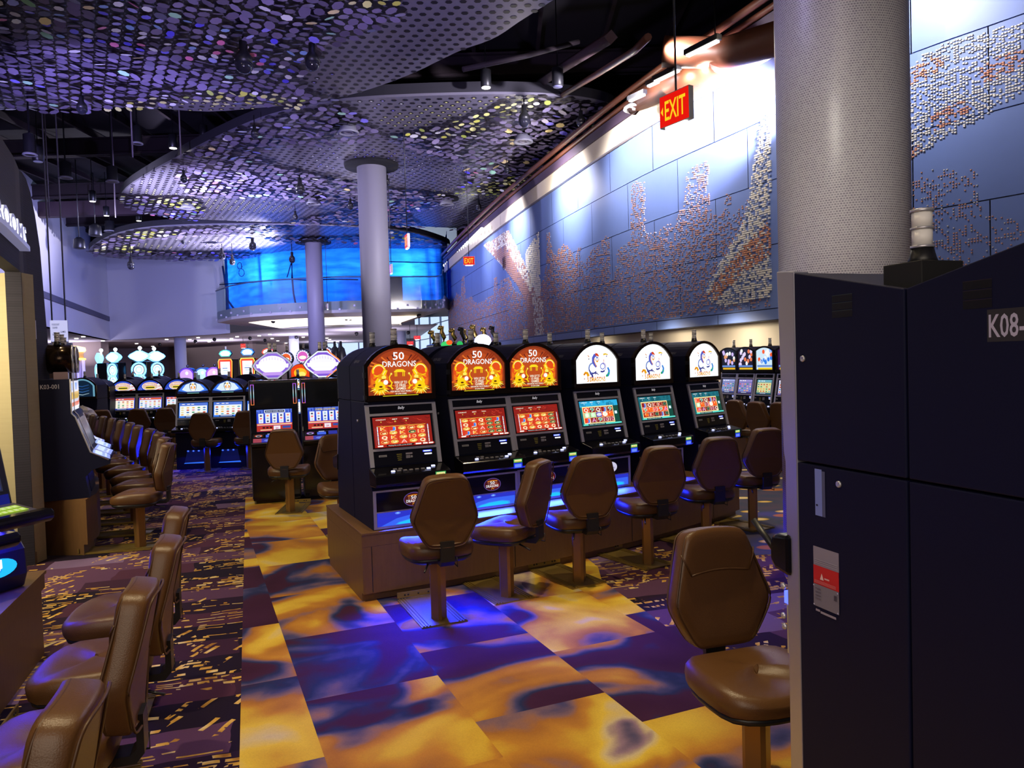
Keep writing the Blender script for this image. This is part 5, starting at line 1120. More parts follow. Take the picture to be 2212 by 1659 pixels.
# ------------------------------------------------------------------ other machine kinds
def rainbow(t):
    c = [(1, .25, .05), (.95, .2, .3), (.3, .9, 1), (.9, 1, 1), (.3, .4, 1), (.6, .1, 1)]; x = t * (len(c) - 1); i = min(int(x), len(c) - 2); f = x - i
    return tuple(a * (1 - f) + b * f for a, b in zip(c[i], c[i + 1]))
def coaster(x, y, yaw, label, second):
    r = empty('slot_machine', (x, y, 0), math.radians(yaw)); tag(r, label, 'slot machine', 'machines with hexagonal toppers'); w = .285; HZ = 1.735
    prof = [(0, .04), (0, .70), (-.10, .735), (-.105, .775), (.05, .885), (.13, 1.20), (.13, 1.545), (.60, 1.545), (.60, .04)]
    obj('cabinet', lambda: MB().prism(prof, 'x', -w, w).box(-w + .03, w - .03, .03, .58, 0, .04), GLOSS, r, key='coast', bevel=.006)
    obj('side_panel', lambda: MB().box(-w - .012, -w, .06, .60, .06, 1.55).box(w, w + .012, .06, .60, .06, 1.55), mat('graphite side', (.07, .07, .11), .45), r, key='coastside')
    obj('upper_monitor', lambda: MB().box(-w + .055, w - .055, .122, .13, 1.235, 1.515), SCREENB, r, key='coastmon')
    for sx in (-1, 1):
        A = Art((sx * (w - .028), .127, 1.24), k=1.0)
        for i in range(14):
            c = rainbow(i / 13 if not second else 1 - i / 13); A.rect(-.020, i * .0186, -.013, (i + 1) * .0186, c, False); A.rect(.013, i * .0186, .020, (i + 1) * .0186, c, False)
        A.rect(-.020, 0, .020, .006, rainbow(0), False); A.rect(-.020, .255, .020, .26, rainbow(.99)); obj('neon_strip', A, LIT, r)
    V = Vector((0, .08, .315)); L = V.length; V.normalize(); N = Vector((0, -V.z, V.y)); A = Art(Vector((-.215, .05, .885)) + V * .02 + N * .004, (1, 0, 0), V, N); W, H = .43, L - .045
    A.k = .95; A.rect(0, 0, W, H, '#2a48d8'); A.rect(0, H * .84, W, H, '#5878e8')
    for i in range(12): A.rect(W * (i * .083 + .01), H * .84, W * (i * .083 + .05), H * (.90 + .05 * (i % 3)), '#3048b0', False)
    A.d += A.step
    if second: A.text('CASH COASTER', W * .52, H * .86, H * .10, '#3a2408', wide=W * .60); A.text('CASH COASTER', W * .52, H * .87, H * .08, '#ffe070', wide=W * .58)
    else: A.rect(W * .22, H * .84, W * .80, H * .985, '#e8f0ff'); A.rect(W * .24, H * .86, W * .78, H * .965, '#18204c'); A.text('BONUS WHEEL PAYS', W * .51, H * .885, H * .055, '#d0e0ff', wide=W * .48)
    for c in range(5):
        xa = W * (.05 + c * .19); A.poly([(xa, H * .82), (xa + W * .145, H * .82), (xa + W * .135, H * .38), (xa + W * .01, H * .38)], '#f4f8ff', False)
    A.d += A.step
    for c in range(5):
        xa = W * (.122 + c * .19)
        for k in range(3): A.ell(xa, H * (.46 + k * .13), W * .034, H * .04, [['#c8e0f8', '#ff6a70', '#303a60'], ['#303a60', '#9ab8e8', '#ff8a70'], ['#7a9ae0', '#50508a', '#a0c8f0']][c % 3][k], 8, False)
    A.d += A.step; A.rect(0, H * .27, W, H * .36, '#f06a30'); A.rect(W * .02, H * .29, W * .98, H * .325, '#ffe8c0'); A.rect(0, 0, W, H * .26, '#c03428')
    for c in range(3): A.rect(W * (.16 + c * .10), H * .13, W * (.23 + c * .10), H * .21, '#301018', False)
    A.rect(W * .10, H * .04, W * .42, H * .09, '#f0c8a0'); A.rect(W * .47, H * .05, W * .66, H * .24, '#f8ecf4'); A.text('$4', W * .565, H * .09, H * .08, '#d04890'); A.rect(W * .72, H * .12, W * .95, H * .22, '#3050a8')
    obj('screen', A, LIT, r)
    V2 = Vector((0, .155, .11)).normalized(); N2 = Vector((0, -V2.z, V2.y)); A = Art(Vector((0, -.105, .775)) + N2 * .002, (1, 0, 0), V2, N2); A.k = .8
    A.rect(-.26, .01, .26, .085, '#3a3ac0'); A.rect(-.26, .01, -.16, .085, '#b04858'); A.ell(-.08, .045, .05, .02, '#6a80f0'); A.ell(.06, .045, .05, .02, '#5068e0')
    A.rect(-.255, .10, -.135, .165, '#180c10'); A.ring(-.195, .135, .035, .045, '#ff6a40' if not second else '#d080ff', 0, 360, 16, .5); A.ring(-.195, .13, .024, .032, '#d0e8ff', 0, 360, 12, .5)
    A.rect(-.11, .10, .0, .15, '#4a70ff'); A.rect(-.09, .155, -.02, .168, '#c0d0ff'); A.rect(.03, .10, .14, .165, '#3038b0'); A.ring(.20, .135, .03, .042, '#c0d8ff', 0, 360, 14, .5)
    obj('button_deck', A, LIT, r)
    tp_ = empty('topper_post', (0, .25, 1.545), 0, r) if False else None
    for sx in (-.045, .045): obj('topper_post', lambda: MB().box(-.018, .018, -.02, .02, 0, .10), CHROME, r, key='tpost').location = (sx, .25, 1.545)
    hexp = [(-.235, .0), (-.20, -.055), (-.06, -.165), (.06, -.165), (.20, -.055), (.235, 0), (.20, .055), (.06, .165), (-.06, .165), (-.20, .055)]
    tpr = obj('topper', lambda: MB().prism([(a * 1.08, b * 1.08 + HZ) for a, b in hexp], 'y', .17, .33), GLOSS, r, key='hext', bevel=.01)
    A = Art((0, .168, HZ), k=1.1)
    A.poly([(a * 1.04, b * 1.04) for a, b in hexp], '#a8a8c0' if not second else '#e8f0ff')
    if second: A.stroke([(.04, -.17), (.20, -.06), (.245, 0), (.20, .06), (.08, .16)], .014, '#ff7a30')
    A.poly([(a * .93, b * .93) for a, b in hexp], '#7a50d0'); A.ell(0, .01, .17, .115, '#f0f0ff', 24); A.poly([(-.20, .02), (.20, .02), (.19, -.03), (-.19, -.03)], '#ffffff')
    for i in range(9): A.stroke([(-.14 + i * .035, .045 + .03 * math.sin(i * .4)), (-.14 + i * .035, .085 + .03 * math.sin(i * .4))], .010, '#d8c8ff', .004, False)
    A.rect(-.12, -.125, .12, -.085, '#b890e8'); A.rect(-.10, -.075, .10, -.05, '#ffffff'); obj('topper_face', A, LIT, tpr)
    for sx in (-.03, .035): obj('tower_light', lambda: tower_light(), [CANDLE, CHROME, PLAST], r, key='candle').location = (sx, .25 + sx, 1.90)
    return r
ml, mr = at(551, 1090), at(729, 1076); dv = (mr - ml); yw = math.degrees(math.atan2(dv.y, dv.x)); dv.normalize()
c1 = ml + dv * .27; c2 = c1 + dv * .625
coaster(c1.x, c1.y, yw, 'black machine with a silver hexagonal lit topper and neon side strips, left of the pair', False)
coaster(c2.x, c2.y, yw, 'black machine with an orange-edged hexagonal topper, its screen half hidden by the nearest orange machine', True)

def crown_tiger(A, hw, zs, za, zb):
    A.k = 1.0; A.poly(arch(hw, zs, za, 0, zb), '#101c48'); h = za - zb; ZB_ = zb + h * .22
    A.poly([(-hw * .96, ZB_ + h * .08), (-hw * .5, ZB_), (hw * .5, ZB_), (hw * .96, ZB_ + h * .08), (hw * .62, zb + h * .72), (0, zb + h * .97), (-hw * .62, zb + h * .72)], '#3a78f0'); A.poly([(-hw * .72, ZB_ + h * .16), (-hw * .4, ZB_ + .004), (hw * .4, ZB_ + .004), (hw * .72, ZB_ + h * .16), (hw * .45, zb + h * .76), (0, zb + h * .94), (-hw * .45, zb + h * .76)], '#dff2ff')
    z = zb + h * .55; A.ell(0, z, .046, h * .30, '#fff8ee', 16)
    for s in (-1, 1):
        A.ell(s * .036, z + h * .24, .011, h * .06, '#16204c'); A.stroke([(s * .052, z + h * .24), (s * .058, z), (s * .034, z - h * .26)], .010, '#16204c', .005); A.ell(s * .030, z - h * .02, .013, h * .09, '#f8a040'); A.ell(s * .018, z + h * .06, .005, h * .03, '#181018'); A.stroke([(s * .014, z - h * .04), (s * .018, z - h * .16)], .004, '#303048')
    A.ell(0, z + h * .20, .014, h * .07, '#ffc030'); A.ell(0, z - h * .06, .008, h * .03, '#f0a0a8'); A.rect(-.10, zb + h * .10, .10, zb + h * .145, '#8ad8d0')
def crown_stars(A, hw, zs, za, zb):
    A.k = .95; h = za - zb; A.poly(arch(hw, zs, za, 0, zb), '#2848c8'); A.poly([(hw * .1, zb), (hw, zb), (hw, zs), (hw * .72, zb + h * .70), (hw * .2, zb + h * .5)], '#f0ecf4'); A.stroke([(hw * .5, zb + h * .1), (hw * .98, zb + h * .22)], .014, '#d83020'); A.stroke([(hw * .6, zb + h * .4), (hw * .9, zb + h * .5)], .012, '#d83020')
    A.ell(0, zb + h * .44, hw * .66, h * .40, '#ffffff', 20); A.ell(0, zb + h * .44, hw * .62, h * .36, '#e8c8b8', 20)
    A.text('AMERICAN', 0, zb + h * .52, h * .26, '#d02818', wide=hw * 1.05); A.text('AMERICAN', 0, zb + h * .54, h * .20, '#fff0e8', wide=hw * 1.00); A.ell(0, zb + h * .33, hw * .42, h * .15, '#f8e040'); A.rect(-hw * .34, zb + h * .28, hw * .34, zb + h * .38, '#302818'); A.rect(-hw * .8, zb + h * .02, hw * .8, zb + h * .08, '#d83828')
    for i in range(5): A.ell(-hw * .88 + i * .012, zb + h * (.15 + .08 * (i % 3)), .005, .005, '#ffffff', 5, False)
GT = 'tiger machines in the middle distance'
TX = [(415, 12.9, 'tiger-crowned machine at the left of its row, side panel showing'), (490, 12.9, 'tiger-crowned machine directly right of the first, behind the lone brown chair'), (563, 13.0, 'arched machine behind the silver hexagon topper, just its white crown showing'), (641, 13.1, 'arched machine between the two hexagon toppers, only its white crown showing'), (716, 13.2, 'arched machine behind the orange-edged hexagon topper, a corner of crown showing')]
for i, (px, Y, lab) in enumerate(TX):
    p = atY(px, 900, Y); slot('t', (p.x, p.y, 0.0), 4, lab, LOW, crown_tiger, lambda A, W, H, i=i: generic_screen(A, W, H, i + 3, '#f6faf8', '#5878d8', '#3878e8'), None, GT, full=i < 2)
    if i < 2:
        A = Art((0, -.004, .0)); A.k = 1.0; A.poly([(-.16, .10), (.20, .10), (.16, .33), (-.10, .33)], '#060d40'); A.poly([(-.17, .10), (.21, .10), (.20, .125), (-.15, .115)], '#2f70ff')
        for x in (-.09, 0, .09): A.ell(x, .315, .022, .016, '#2040d0'); A.ell(x, .317, .010, .008, '#70a8ff')
        o = obj('foot_light', A, LIT, bpy.context.scene.objects[[k.name for k in bpy.context.scene.objects if k.name.startswith('slot_machine')][-1]]) if False else None
        rr_ = [k for k in COL.objects if k.get('label') == lab][0]; obj('foot_light', A, LIT, rr_)
        light('AREA', 'foot_glow', rr_.matrix_basis @ Vector((0, -.06, .30)), 5, BLUE, rr_.matrix_basis @ Vector((0, -.45, 0)), .4, .08)
GA = 'striped-arch machines at the left'
for i, (px, lab) in enumerate([(264, 'machine with a red, white and blue arch crown, leftmost of three'), (323, 'machine with a red, white and blue arch crown, middle of three'), (382, 'machine with a red, white and blue arch crown, cut off by the tiger machine side')]):
    p = atY(px, 900, 16.3); slot('a', (p.x, p.y, 0.0), 4, lab, LOW, crown_stars, lambda A, W, H, i=i: generic_screen(A, W, H, i + 20, '#fdf6e4' if i == 0 else '#eef4ff', '#e0603c', '#4058d8'), None, GA, full=i < 2)
for i, (px, Y) in enumerate(((300, 17.8), (356, 17.8), (486, 14.6), (552, 14.6))):
    p = atY(px, 900, Y); slot('q', (p.x, p.y, .06), 184, 'dark machine with its back to the camera behind the ' + ('striped-arch' if i < 2 else 'tiger') + ' row', LOW, None, None, None, 'dark machines behind the ' + ('striped-arch' if i < 2 else 'tiger') + ' row', full=False)
def crown_blue(A, hw, zs, za, zb):
    A.k = .55; A.poly(arch(hw, zs, za, 0, zb), '#8ad0f0'); A.poly(arch(hw * .82, zs, za - .03, 0, zb + .02), '#14304c')
    for i in range(4): A.stroke([(-.12, zb + .08 + i * .055), (0, zb + .06 + i * .055), (.13, zb + .09 + i * .055)], .016, ['#d0f0ff', '#5090e8', '#2860c0', '#3a78d0'][i], .008)
p = atY(172, 870, 14.6); slot('bl', (p.x, p.y, .28), 2, 'dark machine with a pale blue arch crown behind the row of brown chairs', BALLY, crown_blue, None, None, full=False)
p2_ = atY(203, 870, 15.9); slot('bl', (p2_.x, p2_.y, .22), 8, 'black machine turned away beside the blue-arched machine', BALLY, None, None, None, full=False)

def neon_ring(mb, c, r, t, n=20):
    mb.path([(c[0] + r * math.cos(2 * math.pi * i / n), c[1], c[2] + r * math.sin(2 * math.pi * i / n)) for i in range(n)], t, 6, closed=True)
NEON = mat('blue neon', (1, 1, 1), emit=(.10, .42, 1.0), strength=4.5); NEONW = mat('white neon', (1, 1, 1), emit=(.75, .92, 1.0), strength=3.0)
def wheel_machine(px, Y, yaw, lab, sc=1.0):
    p = atY(px, 815, Y); r = empty('wheel_machine', (p.x, p.y, 0), math.radians(yaw)); tag(r, lab, 'slot machine', 'blue wheel machines around their pod'); 
    obj('cabinet', lambda: MB().box(-.28, .28, .05, .55, 0, 1.35).box(-.20, .20, .08, .32, 1.35, 1.98), GLOSS, r, key='wmc', bevel=.02)
    def rings():
        mb = MB(); neon_ring(mb, (0, .04, 1.765), .175, .022); neon_ring(mb, (0, .04, 1.48), .165, .022); return mb
    obj('neon_ring', rings, NEON, r, key='wmr')
    def disc():
        A = Art((0, .05, 0), k=1.2); A.ell(0, 1.765, .13, .13, '#ffffff', 24); A.ell(0, 1.765, .09, .09, '#b8e4ff', 20); A.ell(0, 1.765, .06, .06, '#ffffff', 16); A.ell(0, 1.48, .12, .12, '#ffffff', 24); A.ring(0, 1.48, .05, .07, '#70c0ff', n=16); return A
    obj('wheel_face', disc, LIT, r, key='wmd')
    dia = [(-.27, 0), (-.22, .055), (-.05, .14), (.05, .14), (.22, .055), (.27, 0), (.22, -.055), (.05, -.14), (-.05, -.14), (-.22, -.055)]
    t = obj('topper', lambda: MB().prism([(a, b + 2.12) for a, b in dia], 'y', .06, .16), NEON, r, key='wmt')
    def face():
        A = Art((0, .058, 2.12), k=1.4); A.poly([(a * .90, b * .86) for a, b in dia], '#e8f8ff'); return A
    obj('topper_face', face, LIT, t, key='wmtf'); obj('bulb', lambda: MB().ball((0, .16, 2.33), .05, 10).tube((0, .16, 2.2), (0, .16, 2.30), .02, 6), NEONW, r, key='wmb'); return r
wheel_machine(207, 20.5, -74, 'blue-lit wheel machine turned far left, seen almost edge-on'); wheel_machine(240, 20.0, -26, 'blue-lit wheel machine left of the centre one'); wheel_machine(299, 19.4, 3, 'brightest blue-lit wheel machine facing the camera with a wide diamond sign'); wheel_machine(343, 20.4, 58, 'blue-lit wheel machine turned right, beside the pale blue column')
def tower_machine(px, Y, lab, edge, top, small=False):
    p = atY(px, 815, Y); r = empty('tower_machine', (p.x, p.y, 0), 0); tag(r, lab, 'slot machine', 'tall framed machines in the far middle')
    obj('cabinet', lambda: MB().box(-.25, .25, .03, .5, 0, 2.02), GLOSS, r, key='twc')
    A = Art((0, .02, 0), k=1.3); A.poly([(-.19, 1.0), (.19, 1.0), (.23, 1.96), (.19, 2.04), (-.19, 2.04), (-.23, 1.96)], edge[0]); A.poly([(-.17, 1.0), (.17, 1.0), (.20, 1.95), (.17, 2.01), (-.17, 2.01), (-.20, 1.95)], edge[1]); A.rect(-.15, 1.0, .15, 1.95, '#f8fcff')
    for k in range(6): A.rect(-.09 + .02 * (k % 2), 1.45 + .07 * k, .09 - .02 * (k % 3), 1.475 + .07 * k, ['#a8c8d8', '#5878b8', '#c8e0e8'][k % 3], False)
    A.d += A.step; A.rect(-.10, 1.10, .12, 1.40, '#90d0e8'); obj('lit_face', A, LIT, r)
    hx = [(-.20, 0), (-.15, .08), (-.05, .12), (.05, .12), (.15, .08), (.20, 0), (.13, -.09), (-.13, -.09)]
    A = Art((0, .05, 2.20), k=1.4); A.poly([(a, b) for a, b in hx], top); A.poly([(a * .8, b * .75) for a, b in hx], '#ffffff'); obj('topper', A, LIT, r)
    obj('topper_back', lambda: MB().prism([(a * 1.02, b * 1.02 + 2.20) for a, b in hx], 'y', .055, .14), GLOSS, r, key='twt')
    obj('tower_light', lambda: tower_light(), [CANDLE, CHROME, PLAST], r, key='candle').location = (0, .12, 2.30)
tower_machine(487, 23.5, 'tall machine in a glowing orange and red frame, left of two', ('#ffc050', '#f04020'), '#60e0d0'); tower_machine(535, 22.5, 'tall machine in a yellow-green and red frame, right of the orange framed one', ('#e8e060', '#f05030'), '#50a0ff'); tower_machine(580, 23.0, 'tall machine behind the silver hexagon topper, only its red-lit top showing', ('#ff9050', '#f04020'), '#ff5848')
def purple_machine(px, Y, lab, c1_, c2_):
    p = atY(px, 815, Y); r = empty('arched_machine', (p.x, p.y, 0), 0); tag(r, lab, 'slot machine', 'small purple arched machines far behind'); obj('cabinet', lambda: MB().box(-.26, .26, .03, .5, 0, 1.55), GLOSS, r, key='ppc')
    A = Art((0, .02, 0), k=1.1); A.poly(arch(.26, 1.62, 1.80, 0, 1.3), c1_); A.poly(arch(.21, 1.60, 1.75, 0, 1.3), c2_); A.ell(.02, 1.62, .05, .06, '#ffffff'); obj('lit_arch', A, LIT, r); obj('bulb', lambda: MB().ball((0, .15, 1.86), .05, 8).prism(arch(.27, 1.62, 1.81, 0, 1.3), 'y', .03, .3), GLOSS, r, key='ppb')
for a_ in ((402, 25, 'purple-lit arched machine right of the pale blue column', '#6a30e0', '#d8a8ff'), (436, 25.5, 'cyan-screened arched machine between two purple ones', '#2a60c0', '#c8f4ff'), (461, 25, 'pink and purple arched machine left of the orange-framed tower', '#a060ff', '#f0c0ff')): purple_machine(*a_)
def round_topper(px, py, Y, r0, lab, cc):
    p = atY(px, py, Y); r = empty('round_topper_machine', (p.x, p.y, 0), 0); tag(r, lab, 'slot machine', 'machines with round lit toppers'); z = p.z
    obj('cabinet', MB().box(-.27, .27, .05, .55, 0, 1.45), GLOSS, r); obj('post', MB().tube((0, .12, 1.45), (0, .12, z - r0), .02, 8), PLAST, r)
    obj('drum', MB().lathe([(r0, 0), (r0 * 1.08, .02), (r0 * 1.08, .10), (r0 * .8, .12)], n=24, M=Matrix.Translation((0, .03, z)) @ Matrix.Rotation(math.radians(-90), 4, 'X')), GLOSS, r)
    A = Art((0, .028, z), k=1.1); A.ell(0, 0, r0, r0, '#6060a0', 24); A.ell(0, 0, r0 * .86, r0 * .86, '#f4f4ff', 24); A.ell(0, 0, r0 * .74, r0 * .74, cc, 24); A.ell(0, -r0 * .15, r0 * .55, r0 * .28, '#fff4e8', 16)
    for i in range(16): A.ell(r0 * .93 * math.cos(i * .3927), r0 * .93 * math.sin(i * .3927), .008, .008, '#ffffff', 6, False)
    obj('drum_face', A, LIT, r); obj('tower_light', lambda: tower_light(), [CANDLE, CHROME, PLAST], r, key='candle').location = (0, .10, z + r0 * .98)
for a_ in ((617, 774, 15, .125, 'machine with a round topper glowing orange and white, left of the violet column', '#e86030'), (653, 770, 14.6, .13, 'machine with a round pink and white topper in front of the violet column', '#d860c0'), (703, 763, 14.8, .12, 'machine with a round red topper above the orange-edged hexagon', '#e04830')): round_topper(*a_)
p = atY(648, 806, 14); r = empty('fire_machine', (p.x, p.y, 0), 0); tag(r, 'machine with a fiery orange round-cornered top screen between the two hexagon toppers', 'slot machine'); obj('cabinet', MB().box(-.2, .2, .03, .5, 0, 1.50), GLOSS, r)
A = Art((0, .02, 0), k=1.1); A.poly(arch(.17, 1.66, 1.76, 0, 1.45), '#e84010'); A.ell(.0, 1.60, .12, .09, '#ffb820'); A.ell(.03, 1.57, .07, .05, '#ffe870'); A.ell(-.05, 1.64, .03, .02, '#a02808'); obj('lit_arch', A, LIT, r); obj('arch_back', MB().prism(arch(.18, 1.66, 1.77, 0, 1.45), 'y', .03, .2), GLOSS, r)

# K03 row along the restroom tower
def k03(x, y, yaw, lab, first):
    r = empty('slot_machine', (x, y, .525), math.radians(yaw)); tag(r, lab, 'slot machine', 'dark machines of the long left row'); w = .265
    prof = [(0, 0), (.03, .20), (-.03, .26), (-.18, .305), (-.19, .345), (-.02, .43), (.09, .77), (.12, .80), (.12, 1.13), (.375, 1.13), (.375, 0)]
    obj('cabinet', lambda: MB().prism(prof, 'x', -w, w), BLACK, r, key='k03c')
    obj('edge_trim', lambda: MB().path([(-w, -.17, .345), (-w, -.02, .432), (-w, .09, .772), (-w, .118, .805), (-w, .118, 1.13)], .007, 5), CHROME, r, key='k03e')
    A = Art(Vector((0, -.19, .347)), (1, 0, 0), Vector((0, .17, .085)).normalized(), Vector((0, -.085, .17)).normalized(), k=.75); A.rect(-.24, .01, .24, .17, '#8088f0'); A.rect(-.20, .04, .22, .15, '#d8dcff')
    for k in range(4): A.rect(-.16 + k * .09, .06, -.10 + k * .09, .085, '#5a60a0', False)
    obj('button_deck', A, LIT, r, key='k03d')
    V = Vector((0, .11, .34)).normalized(); N = Vector((0, -V.z, V.y)); obj('lower_screen', lambda: MB().box(-.23, .23, 0, .30, 0, .004, M=Matrix(((1, 0, N.x, 0), (0, V.y, N.y, -.01), (0, V.z, N.z, .455), (0, 0, 0, 1)))), mat('grey screen', (.05, .05, .07), .15, emit=(.10, .11, .18), strength=.5), r, key='k03s')
    A = Art((0, .118, 0), k=.8); A.rect(-.24, .82, .24, 1.11, '#e8ecff'); A.rect(-.24, .93, .24, 1.0, '#e8c060'); A.rect(-.24, .86, .24, .90, '#e07040'); A.rect(-.1, 1.02, .1, 1.09, '#90b8ff'); obj('upper_screen', A, LIT, r, key='k03u')
    obj('topper_neck', lambda: MB().box(-.10, .10, .14, .26, 1.13, 1.20), mat('ribbed bronze', (.18, .12, .12), .3, .8), r, key='k03n')
    t = obj('topper_drum', lambda: MB().lathe([(.02, 0), (.12, .0), (.135, .012), (.135, .20), (.11, .215), (.02, .215)], n=26, M=Matrix.Translation((0, .10, 1.325)) @ Matrix.Rotation(math.radians(-90), 4, 'X')), BRONZE, r, key='k03t')
    obj('drum_rim', lambda: MB().path([(.13 * math.cos(i * .3142), .10, 1.325 + .13 * math.sin(i * .3142)) for i in range(20)], .008, 5, closed=True), CHROME, t, key='k03r')
    obj('tower_light', lambda: tower_light(), [CANDLE, CHROME, PLAST], r, key='candle').location = (-.03, .22, 1.455)
    if first:
        A = Art((-w - .0008, .365, 1.09), (0, -1, 0), (0, 0, 1), (-1, 0, 0)); A.text('K03-001', .005, -.045, .040, (.75, .72, .75), wide=.150, center=False); obj('asset_number', A, PRINT, r)
    return r
fr, bk_ = [], []
for i, (px, py, rz) in enumerate(K3):
    rz_m = rz + 12 if i else 118
    f = n_of(rz_m); q = Vector((px, py, 0)) + f * .40
    if i == 0: q = Vector((-4.165, 7.33, 0))
    if i < 9: k03(q.x, q.y, rz_m, (['nearest dark machine at the end of the left row, numbered on its side', 'second dark machine of the left row, its drum topper peeking out', 'third dark machine of the left row', 'fourth dark machine of the left row'] + [nm[j] + ' dark machine of the left row, mostly hidden' for j in range(4, 11)])[i], i == 0)
    fr.append(q - f * .05); bk_.append(q + f * .46)
s0 = -n_of(84).cross(Vector((0, 0, 1))); fr = [Vector((-4.02, 6.985, 0))] + fr[:9]; bk_ = [Vector((-4.50, 7.03, 0))] + bk_[:9]
mb = MB(); mb.prism([(v.x, v.y) for v in fr] + [(v.x, v.y) for v in bk_[::-1]], 'z', .10, .524); mb.prism([(v.x, v.y) for v in [a_.lerp(b_, .08) for a_, b_ in zip(fr, bk_)]] + [(v.x, v.y) for v in bk_[::-1]], 'z', 0, .10)
tag(obj('machine_plinth', mb, PLINTH), 'wood-laminate plinth under the long left row, square end facing the camera', 'plinth')

# foreground left machine and plinth
cn = at(100, 1231, .503); av = Vector((.325, -.9457, 0)); no = Vector((.9457, .325, 0))
def fp(a_, o_): return (cn.x + av.x * a_ + no.x * o_, cn.y + av.y * a_ + no.y * o_)
mb = MB(); mb.prism([fp(0, 0), fp(3.4, 0), fp(3.4, -.75), fp(0, -.75)], 'z', .485, .503); mb.prism([fp(.015, -.008), fp(3.4, -.008), fp(3.4, -.75), fp(.015, -.75)], 'z', .40, .484); mb.prism([fp(.05, -.02), fp(3.4, -.02), fp(3.4, -.75), fp(.05, -.75)], 'z', 0.0, .40)
tag(obj('machine_plinth', mb, PLINTH), 'wood plinth in the left foreground with a blue reflection on its top', 'plinth')
def fore(a_, lab):
    x, y = fp(a_, -.20); r = empty('slot_machine', (x, y, .503), math.radians(71)); tag(r, lab, 'slot machine', 'machines of the left foreground'); w = .28
    # local -y faces the aisle; local +x is the far end
    prof = [(0, 0), (-.03, .08), (-.02, .22), (.06, .33), (.05, .42), (.16, .90), (.16, 1.30), (.58, 1.30), (.58, 0)]
    obj('cabinet', lambda: MB().prism(prof, 'x', -w, w), mat('blue black cabinet', (.020, .020, .045), .32), r, key='fg', bevel=.012)
    obj('button_deck', lambda: MB().prism([(.07, .40), (-.16, .385), (-.185, .40), (-.185, .425), (-.16, .44), (.06, .475)], 'x', -w, w), mat('deck steel', (.34, .33, .38), .3, .8), r, key='fgd', bevel=.004)
    obj('wrist_pad', lambda: MB().prism([(-.145, .375), (-.21, .380), (-.235, .40), (-.235, .435), (-.215, .45), (-.15, .452)], 'x', -w - .02, w + .02), GLOSS, r, key='fgw', bevel=.012)
    V = Vector((0, .22, .037)).normalized(); N = Vector((0, -V.z, V.y)); A = Art(Vector((0, -.145, .447)), (1, 0, 0), V, N, k=.75)
    A.rect(.02, .03, .24, .085, '#b8e040'); A.rect(.02, .09, .24, .14, '#c0e850')
    for k in range(6):
        for j in (.042, .10): A.rect(.035 + k * .034, j, .057 + k * .034, j + .028, '#f0ffb0', False)
    A.d += A.step; A.ell(-.03, .06, .024, .02, '#e8d0b0'); obj('button_pad', A, LIT, r, key='fgb')
    V = Vector((0, .11, .48)).normalized(); N = Vector((0, -V.z, V.y)); A = Art(Vector((0, .05, .42)) + N * .003, (1, 0, 0), V, N, k=.5)
    A.rect(-.26, .13, .235, .46, '#3a3c58'); A.rect(-.26, .14, .225, .20, '#3448a0'); A.rect(.05, .15, .12, .19, '#8090d8'); A.rect(-.10, .22, .10, .44, '#607090'); A.rect(-.2, .25, .0, .3, '#c8b8a8'); A.rect(-.02, .20, .02, .28, '#d84040')
    A.k = .9
    for i in range(8): A.rect(.150 + i * .0, .25 + i * .022, .162, .272 + i * .022, rainbow(i / 8), False); A.rect(.205, .25 + i * .022, .215, .272 + i * .022, rainbow(1 - i / 8), False)
    A.rect(.150, .245, .215, .252, '#ff3050', False); A.rect(.150, .425, .215, .432, '#ff5030')
    obj('screen', A, LIT, r, key='fgs')
    A = Art(Vector((0, .05, .42)) + N * .004, (1, 0, 0), V, N, k=1.0); A.rect(-.10, .02, .10, .115, '#201c60'); A.rect(.20, .03, .26, .11, '#0c1470')
    for (x0, y0, x1, y1) in ((.125, .085, .175, .095), (.125, .05, .135, .095), (.165, .05, .175, .095), (.135, .02, .165, .028), (.13, .028, .14, .05), (.16, .028, .17, .05)): A.rect(x0, y0, x1, y1, '#50b0ff', False)
    A.d += A.step; obj('ticket_icon', A, LIT, r, key='fgt')
    A = Art((.10, -.031, .145), (1, 0, 0), Vector((0, .07, 1)).normalized(), Vector((0, -1, .07)).normalized(), k=1.3); A.ell(0, 0, .115, .052, '#20b0ff', 20); A.poly([(-.02, .045), (.03, .045), (.03, .0), (.005, -.03), (-.02, .0)], '#e8faff'); A.ring(.005, -.005, .014, .020, '#1080f0', 180, 360, 10); obj('logo_light', A, LIT, r, key='fgl')
    return r
m_ = fore(.56, 'blue-lit machine at the left edge with green glowing buttons and black wrist pad'); fore(1.20, 'next machine of the left foreground, just outside the left edge of the view')
q = m_.matrix_basis @ Vector((0, -.10, .36)); light('AREA', 'deck_glow', q, 5, (.02, .015, 1.0), q + Vector((.25, .08, -.5)), .4, .08)
q = Vector((fp(1.3, .02)[0], fp(1.3, .02)[1], 1.0)); light('AREA', 'deck_glow', q, 5, (.02, .015, 1.0), q + Vector((.6, .2, -.55)), .8, .1)

